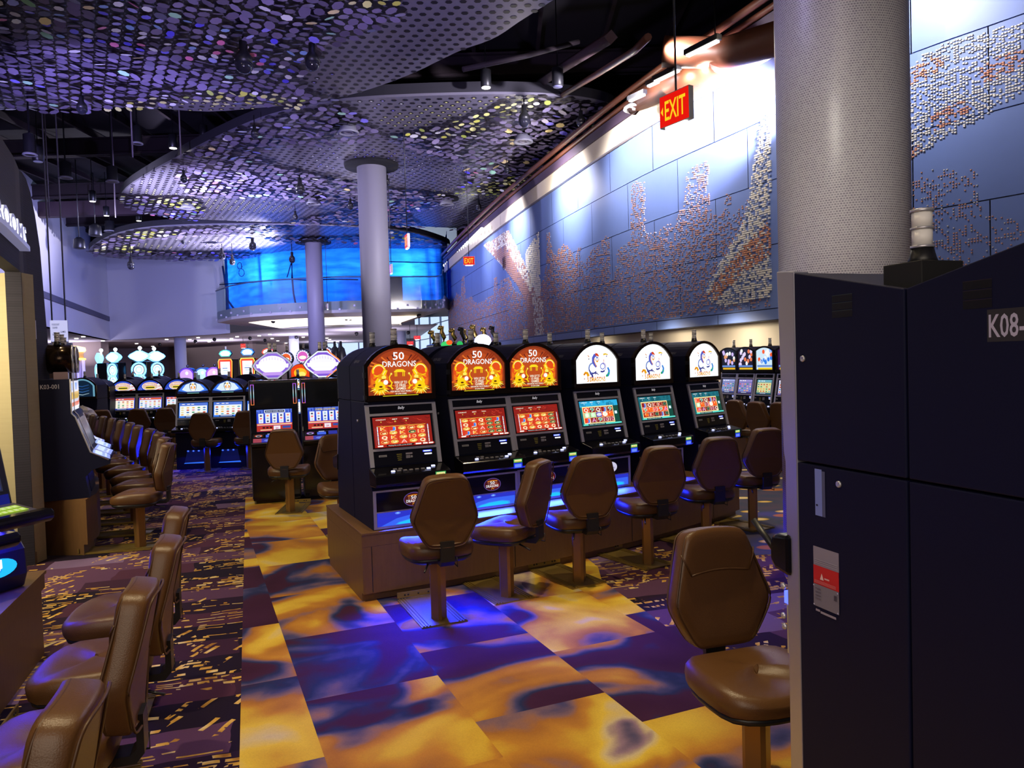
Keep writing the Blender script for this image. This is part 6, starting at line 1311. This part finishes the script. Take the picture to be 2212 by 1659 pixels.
# near black cabinets on the right (back to back, V-shaped roof)
def black_cab(P, rz, depth, zf, zb_, lab, side, w=.56, zbase=.25):
    """P = plan position of the visible side's front edge; side = +1 when the visible side is local +x"""
    X = Vector((math.cos(math.radians(rz)), math.sin(math.radians(rz)), 0)); c = Vector((P[0], P[1], 0)) - X * side * w / 2
    r = empty('slot_machine', c, math.radians(rz)); tag(r, lab, 'slot machine', 'near black cabinets'); zs = zbase
    sm = 1.401
    obj('upper_cabinet', MB().prism([(0, sm + .003), (0, zf), (depth - .004, zb_), (depth - .004, sm + .003)], 'x', -w / 2, w / 2), BLACK, r, bevel=.003)
    obj('lower_cabinet', MB().prism([(0, zs), (0, sm - .003), (depth - .004, sm - .003), (depth - .004, zs)], 'x', -w / 2, w / 2), BLACK, r, bevel=.003)
    obj('foot', MB().box(-w / 2 + .03, w / 2 - .03, .03, depth - .03, 0, zs), GLOSS, r)
    return r
dA = Vector((.117, -.35)).normalized(); PA = Vector((.78, 2.06)); PJ = PA + dA * .372; PB = PJ + dA * .372
A1 = black_cab(PA, 198.5, .372, 1.918, 1.838, 'tall black cabinet with a chrome front edge and a red warning label on its side', 1)
B1 = black_cab(PB, 18.5, .372, 1.918, 1.838, 'black cabinet at the right edge of the view, its asset number on the side', -1)
def side_uz(px, py):
    d = ray(px, py); e = Vector((dA.x, dA.y)); den = d.x * (-e.y) + d.y * e.x; t = (PA.x * (-e.y) + PA.y * e.x) / den; q = CO + d * t
    return (Vector((q.x, q.y)) - PA).dot(e), q.z
nS = Vector((-.948, -.317, 0))
def sidearts(parent, name, fn, mats):
    inv = Matrix.Translation(parent.location) @ Matrix.Rotation(parent.rotation_euler[2], 4, 'Z'); inv = inv.inverted(); R3 = inv.to_3x3()
    A = Art(inv @ Vector((PA.x, PA.y, 0)), R3 @ Vector((dA.x, dA.y, 0)), (0, 0, 1), R3 @ nS, step=.0006); fn(A); return obj(name, A, mats, parent)
def vents(x0, x1, y0, y1, dark):
    def f(A):
        (u0, z1), (u1, _) = side_uz(x0, y0), side_uz(x1, y0); z0 = side_uz(x0, y1)[1]
        for i in range(3):
            a_, b_ = z1 - (z1 - z0) * (i / 3), z1 - (z1 - z0) * (i / 3 + .2); A.rect(u0, b_ - (z1 - z0) * .08, u1, a_, (.001, .001, .001), False); A.rect(u0, a_, u1, a_ + .0012, (.03, .05, .05) if dark else (.02, .01, .012), False)  # thin paler line over each slot is a painted edge highlight
    return f
sidearts(A1, 'vent_louvres', vents(1797, 1841, 640, 690, True), PRINT); sidearts(B1, 'vent_louvres', vents(2080, 2143, 610, 672, False), PRINT)
def num(A):
    (u0, z0), (u1, z1) = side_uz(2137, 728), side_uz(2200, 675); h_ = z1 - z0; A.rect(u0 - .004, z0 - .010, u0 + .16, z1 + .010, (.03, .028, .032)); A.text('K08-004', u0, z0, h_, (.52, .48, .66), wide=.135, center=False)
sidearts(B1, 'asset_number', num, PRINT)
def lab1(A):
    u0, z1 = side_uz(1757, 1178); u1 = side_uz(1812, 1200)[0]; zb1 = side_uz(1757, 1218)[1]; zr = side_uz(1757, 1258)[1]; ze = side_uz(1757, 1305)[1]
    A.rect(u0, zb1, u1, z1, (.30, .27, .36)); A.rect(u0, zr, u1, zb1, (.62, .02, .015)); A.rect(u0, ze, u1, zr, (.22, .20, .26))
    for k in range(3): A.rect(u0 + .005, zb1 + .006 + k * .005, u1 - .004, zb1 + .008 + k * .005, (.4, .36, .45), False); A.rect(u0 + .004, zr + .004 + .003 * k, u1 - .01, zr + .0055 + .003 * k, (.75, .2, .2), False)
    um = u0 + (u1 - u0) * .35; A.poly([(um - .007, zr + .016), (um + .007, zr + .016), (um, zr + .034)], (.85, .6, .6)); A.rect(um + .010, zr + .020, um + .028, zr + .024, (.8, .5, .5))
    for u, z in ((u0 + .003, zr - .004), (u1 - .003, zr - .004), (u0 + .003, ze + .004), (u1 - .003, ze + .004)): A.ell(u, z, .0022, .0022, (.6, .6, .9), 8, False)
    for k in range(4): A.rect(u0 + .008, zr - .012 - .009 * k, u0 + .030, zr - .009 - .009 * k, (.14, .12, .17), False)
    A.rect(u1 - .016, zr - .026, u1 - .006, zr - .012, (.07, .06, .09)); A.rect(u0 + .010, ze - .012, u0 + .026, ze - .006, (.32, .28, .38)); A.rect(u0 + .029, ze - .014, u1 - .008, ze - .008, (.34, .30, .4))
sidearts(A1, 'warning_label', lab1, PRINT)
def hasp(A):
    u0, z1 = side_uz(1760, 1012); u1, z0 = side_uz(1784, 1118); A.rect(u0, z0, u0 + (u1 - u0) * .68, z1, (.22, .28, .75)); A.rect(u0 + (u1 - u0) * .7, z0, u1, z1 - .004, (.10, .11, .22)); A.ell(u0 + .008, z0 + .028, .0035, .003, (.01, .01, .02), 8)
sidearts(A1, 'hasp_plate', hasp, PRINT)
def sideobj(parent, name, px, py, mb, m, out=0.0):
    u, z = side_uz(px, py); inv = (Matrix.Translation(parent.location) @ Matrix.Rotation(parent.rotation_euler[2], 4, 'Z')).inverted(); q = inv @ (Vector((PA.x + dA.x * u, PA.y + dA.y * u, z)) + nS * out)
    o = obj(name, mb, m, parent); o.location = q; o.rotation_euler = (0, math.radians(90) if parent is A1 else math.radians(-90), 0); return o
lock = MB().lathe([(.0085, 0), (.0085, .004), (.006, .006), (.003, .003), (.001, .003)], n=16)
sideobj(A1, 'lock', 1735, 775, lock, CHROME); sideobj(A1, 'lock', 1813, 1046, lock, CHROME)
# chrome front edge, wrist-rest end, lever, screws: in front of the far cabinet
w2 = .28
obj('chrome_edge', MB().prism([(0, .25), (0, 1.922), (-.030, 1.926), (-.072, 1.930), (-.056, 1.42), (-.050, 1.395), (-.050, .25)], 'x', w2 - .05, w2 + .001), STEEL, A1, bevel=.003)
obj('front_door', MB().prism([(-.001, .25), (-.001, 1.915), (-.035, 1.915), (-.045, 1.40), (-.042, .25)], 'x', -w2, w2 - .055), GLOSS, A1)
obj('wrist_rest', MB().prism([(-.03, 1.07), (-.095, 1.08), (-.113, 1.10), (-.113, 1.155), (-.10, 1.18), (-.03, 1.19)], 'x', -w2 - .01, w2 + .012), GLOSS, A1, bevel=.012)
obj('lever', MB().tube((w2 - .03, -.10, 1.09), (w2 + .0, -.20, 1.20), .010, 10), PLAST, A1)
for px, py in ((1693, 1266), (1690, 1330), (1699, 1352)):
    d_ = ray(px, py); sc_ = 2.12 / d_.y; q = (Matrix.Translation(A1.location) @ Matrix.Rotation(A1.rotation_euler[2], 4, 'Z')).inverted() @ (CO + d_ * sc_)
    o = obj('screw_head', MB().lathe([(.009, 0), (.009, .005), (.004, .008), (.001, .008)], n=14), CHROME, A1); o.location = (w2 + .0012, q.y, q.z); o.rotation_euler = (0, math.radians(90), 0)
obj('door_trim', MB().box(w2 - .03, w2 - .01, -.068, -.050, .84, .98), mat('ivory trim', (.6, .52, .35), .5), A1); obj('trim_lamp', MB().box(w2 - .035, w2 - .005, -.072, -.050, .985, 1.02), mat('blue lamp', (0, 0, 1), emit=(.08, .12, 1), strength=2.5), A1)
inv = (Matrix.Translation(B1.location) @ Matrix.Rotation(B1.rotation_euler[2], 4, 'Z')).inverted()
q = Vector((PJ.x, PJ.y, 0)) + Vector((.948, .317, 0)) * .085 + Vector((dA.x, dA.y, 0)) * -.03
rb = empty('candle_riser', (q.x, q.y, 1.838), math.radians(18.5)); tag(rb, 'black riser block with a two-stage clear tower light on the near black cabinets', 'tower light')
obj('riser_block', MB().box(-.062, .062, -.055, .055, .0, .062), mat('matt black', (.008, .008, .009), .7), rb, bevel=.002); obj('tower_light', lambda: tower_light(), [CANDLE, CHROME, PLAST], rb, key='candle').location = (.0, 0, .062)

# wall machines at right
def crown_wall(k):
    pal = [('#181020', '#d8c0ff', '#f0a060', '#f0b820'), ('#201428', '#e8d8ff', '#f08050', '#f0c020'), ('#d8f0ff', '#3080f0', '#ff6030', '#f8d020'), ('#301040', '#f8e020', '#ffd020', '#f0c818')][k]
    def f(A, hw, zs, za, zb):
        A.k = .95; h = za - zb; A.poly(arch(hw, zs, za, 0, zb), pal[0]); rnd = random.Random(k)
        for i in range(16): A.ell(rnd.uniform(-hw * .8, hw * .8), zb + h * rnd.uniform(.28, .9), .030, .035, rnd.choice([pal[1], pal[2], '#ffffff', pal[1]]), 8, False)
        A.d += A.step; A.rect(-hw * .9, zb + h * .18, hw * .9, zb + h * .26, '#6a90d8'); A.rect(-hw * .8, zb + h * .06, hw * .9, zb + h * .15, pal[3])
    f.__name__ = 'crown_wall%d' % k; return f
wl = []
for k, (px, lab) in enumerate(((1566, 'wall machine partly behind the last white dragon machine'), (1601, 'wall machine with purple and white figures on its crown'), (1640, 'wall machine with a blue and orange bright crown'), (1683, 'wall machine with a yellow and black crown, cut by the chrome edge'))):
    s_, _ = wall_hit(px, 800); s_ += .35; x, y = wpt(s_, 1.0); x2, y2 = wpt(s_, 0); n_ = Vector((x - x2, y - y2)).normalized(); rz = math.degrees(math.atan2(n_.x, -n_.y)); wl.append((s_, rz))
for k, lab in enumerate(('wall machine partly behind the last white dragon machine', 'wall machine with purple and white figures on its crown', 'wall machine with a blue and orange bright crown', 'wall machine with a yellow and black crown, cut by the chrome edge')):
    px = (1562, 1599, 1641, 1687)[k]; s_, rz = wl[k]; x, y = wpt(s_, 1.0); d_ = ray(px, 800)
    # slide along the wall so the machine front lands where the photo shows it
    best = min(np.arange(s_ - 3, s_ + 3, .05), key=lambda t: abs(wpt(t, 1.0)[0] / wpt(t, 1.0)[1] - d_.x / d_.y)); x, y = wpt(best, 1.0)
    slot('w', (x, y, .50), rz, lab, WALLM, crown_wall(k), lambda A, W, H, k=k: generic_screen(A, W, H, k + 40, ['#8890c8', '#8a84c8', '#d8d8a0', '#d0d8e8'][k], ['#a0a8e0', '#9a90d0', '#70b0c0', '#e0e0f0'][k], ['#404878', '#484080', '#306070', '#7060a0'][k]), None, 'machines along the right wall', full=True)
    if k == 0: sA = best
    sB = best
mb = strip(sB - 3.2, sA + 1.5, [(0, .33), (0, 1.08), (.499, 1.08), (.499, .33)]); tag(obj('machine_plinth', mb, PLINTH), 'wood plinth along the right wall under the wall machines', 'plinth')

# gilded figure machines behind the middle row
GOLD = mat('gilded metal', (.75, .52, .16), .25, 1.0); DKB = mat('dark figure', (.02, .018, .02), .4)
def gilded(px, Y, z0, lab, dome_):
    p = atY(px, 745, Y); r = empty('figure_machine', (p.x, p.y, 0), math.radians(20)); tag(r, lab, 'slot machine', 'machines topped with gilded figures'); obj('cabinet', MB().box(-.3, .3, -.25, .25, 0, z0), GLOSS, r, bevel=.02)
    for k, (dx, s_, m_2) in enumerate(((-.24, .8, GOLD), (-.08, 1.1, GOLD), (.10, .9, GOLD), (.25, 1.0, DKB))):
        pts = [(dx, 0, z0), (dx + .02, 0, z0 + .10 * s_), (dx - .02, 0, z0 + .18 * s_), (dx - .01, 0, z0 + .25 * s_), (dx - .06, -.02, z0 + .24 * s_)]
        mb = MB(); mb.path(pts, .035, 8); mb.ball((dx - .06, -.02, z0 + .23 * s_), .035, 8, sz=.7); obj('figure', mb, m_2, r)
    if dome_: obj('lit_dome', MB().ball((0, -.18, z0 + .02), .14, 16, sz=.8), mat('lit dome', (1, 1, 1), emit=(.7, .75, 1), strength=2.2), r)
    else:
        A = Art((0, -.26, z0 + .0)); A.k = 1; A.ell(-.1, -.02, .09, .06, '#40d870'); A.ell(-.05, .02, .05, .04, '#ff6a28'); A.ell(.12, -.01, .05, .05, '#30c060'); obj('lit_jewels', A, LIT, r)
gilded(968, 12.0, 2.0, 'machine crowned with small gilded horses and green lights, behind the second orange machine', False); gilded(1036, 12.4, 2.02, 'machine crowned with gilded figures over a white lit dome, behind the third orange machine', True)
for px, lab in ((724, 'slender black bottle-shaped machine top before the daylight windows, left'), (737, 'slender black bottle-shaped machine top before the daylight windows, right'), (948, 'black machine top with a pennant, before the tall window')):
    p = atY(px, 775, 30); r = empty('silhouette_machine', (p.x, p.y, 0)); tag(r, lab, 'slot machine'); obj('cabinet', MB().lathe([(.22, 0), (.22, 2.1), (.15, 2.4), (.06, 2.5), (.05, 2.7)], n=12), PLAST, r)

# restroom tower on the left (curving wall), lit sign, alcove
TW = [(-2.05, 1.6), (-3.0, 3.7), (-3.75, 5.5), (-4.28, 6.6), (-4.50, 7.0), (-4.68, 7.6)]
tw = smooth_open = []
P_ = [np.array(t, float) for t in TW]
def twp(s, off=0.0):
    L_ = [0]; 
    for a_, b_ in zip(P_[:-1], P_[1:]): L_.append(L_[-1] + np.linalg.norm(b_ - a_))
    x = np.interp(s, L_, [q[0] for q in P_]); y = np.interp(s, L_, [q[1] for q in P_]); x2 = np.interp(s + .1, L_, [q[0] for q in P_]); y2 = np.interp(s + .1, L_, [q[1] for q in P_]); x1 = np.interp(s - .1, L_, [q[0] for q in P_]); y1 = np.interp(s - .1, L_, [q[1] for q in P_])
    t = np.array([x2 - x1, y2 - y1]); t /= np.linalg.norm(t); n = np.array([t[1], -t[0]]); return x + n[0] * off, y + n[1] * off
LT = sum(np.linalg.norm(b_ - a_) for a_, b_ in zip(P_[:-1], P_[1:]))
sJ = LT - .98; R_c = .55
def ztop(s):
    q = s - (LT - R_c)
    return 3.60 if q <= 0 else 3.60 - 1.6 * (1 - math.sqrt(max(0, 1 - (q / R_c) ** 2)))
mb = MB(); N_ = 60; ss = [LT * i / N_ for i in range(N_ + 1)]
def zb_of(s): return 2.62 if s < sJ else 0.0
for a_, b_ in zip(ss[:-1], ss[1:]):
    za, zb2 = (2.62, 2.62) if b_ <= sJ else (0, 0); 
    v = [(*twp(a_), za), (*twp(b_), zb2), (*twp(b_), ztop(b_)), (*twp(a_), ztop(a_)), (*twp(a_, -.12), za), (*twp(b_, -.12), zb2), (*twp(b_, -.12), ztop(b_)), (*twp(a_, -.12), ztop(a_))]
    mb.add(v, [(0, 1, 2, 3), (7, 6, 5, 4), (3, 2, 6, 7), (0, 4, 5, 1), (0, 3, 7, 4), (1, 5, 6, 2)])
structure('wall_tower', mb, DARKW)
jx, jy = twp(sJ, 0)
structure('wall_alcove', MB().box(-9, jx - .02, jy + .02, jy + .2, 0, 2.62), FABRIC)
structure('ceiling', MB().box(-9, -4.0, 2.0, jy + .1, 2.60, 2.66), mat('alcove ceiling', (.75, .68, .52), .7)) if False else None
structure('baseboard_alcove', MB().box(-9, jx - .0, jy - .0, jy + .03, 0, .11), mat('bronze baseboard', (.20, .15, .10), .4, .4))
light('AREA', 'alcove_light', (-5.0, 5.4, 2.45), 75, (1, .86, .55), (-5.0, 6.9, 1.2), .8, .8)
sg = empty('restrooms_sign', (0, 0, 0)); tag(sg, 'white-lit RESTROOMS letters on a ledge across the dark curved tower', 'sign')
s_end = None
def tower_at(px, py):
    d = ray(px, py); best = min(np.arange(0.2, LT, .01), key=lambda t: abs(twp(t, .06)[0] / twp(t, .06)[1] - d.x / d.y)); x, y = twp(best, .06); return best, CAM_H + d.z * (y / d.y)
s1, z1 = tower_at(59, 531); s0, z0 = tower_at(2, 482); zl = (z1 + z0) / 2
mb = MB(); L0_ = s0 - 1.4
for i in range(24):
    a_, b_ = L0_ + (s1 - L0_) * i / 24, L0_ + (s1 - L0_) * (i + 1) / 24
    v = [(*twp(a_, 0), zl - .03), (*twp(b_, 0), zl - .03), (*twp(b_, .08), zl - .03), (*twp(a_, .08), zl - .03)]; v += [(x, y, z + .04) for x, y, z in v]; mb.add(v, [(0, 1, 2, 3), (7, 6, 5, 4), (3, 2, 6, 7), (0, 4, 5, 1), (0, 3, 7, 4), (1, 5, 6, 2)])
obj('ledge', mb, mat('sign ledge', (.5, .5, .6), .4, emit=(.5, .52, .9), strength=.25), sg)
vs, fs, x0_, x1_ = text_mesh('RESTROOMS'); hL = .150; kx = (s1 - .03 - (L0_ + .35)) / (x1_ - x0_); kz = hL / .7
mb = MB(); vv = []
for o_ in (.03, .06): vv += [(*twp(s1 - .03 - (x1_ - a_) * kx, o_), zl + .015 + b_ * kz) for a_, b_ in vs]
n_v = len(vs); mb.add(vv, [tuple(n_v + i for i in f) for f in fs], 1)
ed = {}
for f in fs:
    for i in range(len(f)):
        e_ = (f[i], f[(i + 1) % len(f)]); ed[tuple(sorted(e_))] = ed.get(tuple(sorted(e_)), []) + [e_]
for k_, l_ in ed.items():
    if len(l_) == 1: a_, b_ = l_[0]; mb.f.append((a_, b_, n_v + b_, n_v + a_)); mb.m.append(0); mb.c.append((.5, .5, .5)); mb.sm.append(False)
obj('letters', mb, [mat('letter glow', (1, 1, 1), emit=(.80, .84, 1.0), strength=1.5), mat('letter face', (.25, .24, .30), .4, emit=(.5, .5, .8), strength=.35)], sg)
s2, z2 = tower_at(84, 692); s3, z3 = tower_at(85, 732)
x, y = twp(s2, .01); pl_ = obj('wall_plate', MB().box(-.022, .022, -.012, .012, z3, z2), mat('white plate', (.7, .7, .85), .5)); pl_.location = (x, y, 0); pl_.rotation_euler = (0, 0, math.radians(15)); tag(pl_, 'narrow white vertical plate on the dark tower wall', 'sign')

# hanging signs
def board(px, py, Y, yaw): pass
p = atY(128, 716, 22.0); r = empty('wayfinding_sign', p, math.radians(28)); tag(r, 'hanging white direction board listing food court, cashier and restrooms beside the tower', 'sign')
obj('board', MB().box(-.22, .22, -.06, .22, -.32, .32), mat('board grey', (.25, .26, .34), .5), r)
obj('face', MB().box(-.22, .22, -.065, -.06, -.30, .32), mat('board face lit', (.6, .6, .8), .5, emit=(.66, .66, 1), strength=.8), r)
A = Art((0, -.067, 0)); 
for t, x, z, wd in (('FOODCOURT', -.08, .17, .19), ('CASHIER', -.10, .08, .13), ('RESTROOMS', -.07, -.12, .19), ('GAMES', .10, -.04, .13)): A.text(t, x, z, .055, (.05, .05, .12), wide=wd)
obj('lettering', A, PRINT, r); obj('lamp_tray', MB().box(-.24, .30, -.12, .18, -.40, -.34), mat('tray white', (.5, .5, .7), .5), r)
for sx in (-.17, .17): obj('hanger', MB().tube((sx, .05, .32), (sx, .05, 10.22 - p.z), .022, 6), mat('rod light grey', (.28, .26, .30), .5), r)
def exit_sign(px, py, Y, yaw, W, H, lab, rod=0, dot='#ffd020', k=1.0, arrow=False, back_=None):
    p = atY(px, py, Y); r = empty('exit_sign', p, math.radians(yaw)); tag(r, lab, 'exit sign', 'red exit signs')
    obj('housing', MB().box(-W / 2, W / 2, 0, .07, -H / 2, H / 2), mat('sign housing', (.55, .53, .50), .5), r)
    A = Art((0, 0, 0), k=k); A.rect(-W / 2 + .01 * W, -H / 2 + .02 * H, W / 2 - .01 * W, H / 2 - .02 * H, '#e81408'); A.text('EXIT', W * (.03 if arrow else 0), -H * .30, H * .60, dot, wide=W * (.70 if arrow else .78))
    if arrow: A.poly([(-W * .46, 0), (-W * .38, H * .14), (-W * .38, -H * .14)], dot)
    obj('sign_face', A, LIT, r); obj('down_lamp', MB().box(-W * .33, W * .33, .005, .06, -H / 2 - .025, -H / 2 - .001), mat('exit lamp', (1, 1, 1), emit=(1, .95, .9), strength=2.5), r)
    if rod or True: obj('rod', MB().tube((0, .035, H / 2), (0, .035, (10.22 if rod != .2 else 3.9) - p.z), .012, 6), PLAST, r)
exit_sign(1456, 232, 8.5, -58, .46, .36, 'large red exit sign with yellow letters hung near the duct, top right', 3.2, arrow=True)
exit_sign(1013, 563, 24, 0, .36, .27, 'red exit sign facing the camera at the left end of the mural', 3.0)
exit_sign(877, 521, 20, -72, .40, .36, 'red exit sign seen edge-on above the balcony, right of the grey column', 3.0); exit_sign(843, 581, 26, -75, .34, .30, 'red exit sign half hidden behind the grey column', 3, arrow=True)
exit_sign(706, 662, 36, -75, .3, .26, 'tiny red exit sign in front of the balcony slab', 3); exit_sign(525, 747, 52, 0, .36, .30, 'small red exit sign on the far brown wall', .2, dot='#ff9080')
exit_sign(901, 729, 42, 0, .38, .20, 'small red exit sign before the far tall window, upper', .2, dot='#ff7060'); exit_sign(886, 741, 42, 0, .38, .20, 'small red exit sign before the far tall window, lower', .2, dot='#ff7060')
# lantern bar and bin with bag
p = atY(163, 790, 30); r = empty('lantern_tower', (p.x, p.y, 0)); tag(r, 'golden glowing lantern canopy with hanging amber strips at the far left', 'light fixture')
z_ = lambda py: 1.7 + (807 - py) * 30 / 1620
obj('canopy', MB().lathe([(.36, z_(760)), (.40, z_(756)), (.38, z_(750)), (.10, z_(746))], n=20), mat('gold canopy', (1, .8, .3), emit=(1, .72, .25), strength=1.6), r)
obj('strips', MB().lathe([(.30, z_(776)), (.31, z_(760))], n=16), mat('amber glass', (.4, .2, .05), .3, emit=(.9, .5, .12), strength=.35), r); obj('bulb_ring', MB().path([(.34 * math.cos(i * .4488), .34 * math.sin(i * .4488), z_(775)) for i in range(14)], .045, 6, closed=True), mat('amber bulbs', (1, .7, .1), emit=(1, .65, .08), strength=2.5), r)
for i in range(8): obj('lit_post', MB().tube((.30 * math.cos(i * .785), .30 * math.sin(i * .785), 0), (.30 * math.cos(i * .785), .30 * math.sin(i * .785), z_(777)), .05, 8), mat('violet lit post', (.5, .45, .8), .4, emit=(.4, .36, .9), strength=.35), r)
p = atY(178, 905, 14.0); tag(obj('waste_bin', MB().lathe([(.22, 0), (.27, .82), (.25, .84)], (p.x, p.y, 0), 18), mat('maroon bin', (.10, .03, .035), .5)), 'maroon bin behind the end of the brown chair row, under a plastic bag', 'bin')
random.seed(5); mb = MB(); rg = []
for j in range(7):
    t = j / 6; rg.append([(p.x + (.24 * math.sin(math.pi * (.35 + .6 * t))) * math.cos(a_) * random.uniform(.75, 1.2), p.y + (.24 * math.sin(math.pi * (.35 + .6 * t))) * math.sin(a_) * random.uniform(.75, 1.2), .845 + .26 * t + random.uniform(-.02, .02) * t) for a_ in [k * .5236 for k in range(12)]])
mb.loft(rg, smooth=False); tag(obj('plastic_bag', mb, mat('clear crumpled plastic', (.55, .52, .56), .25)), 'crumpled clear plastic bag heaped on the maroon bin at left', 'bag')
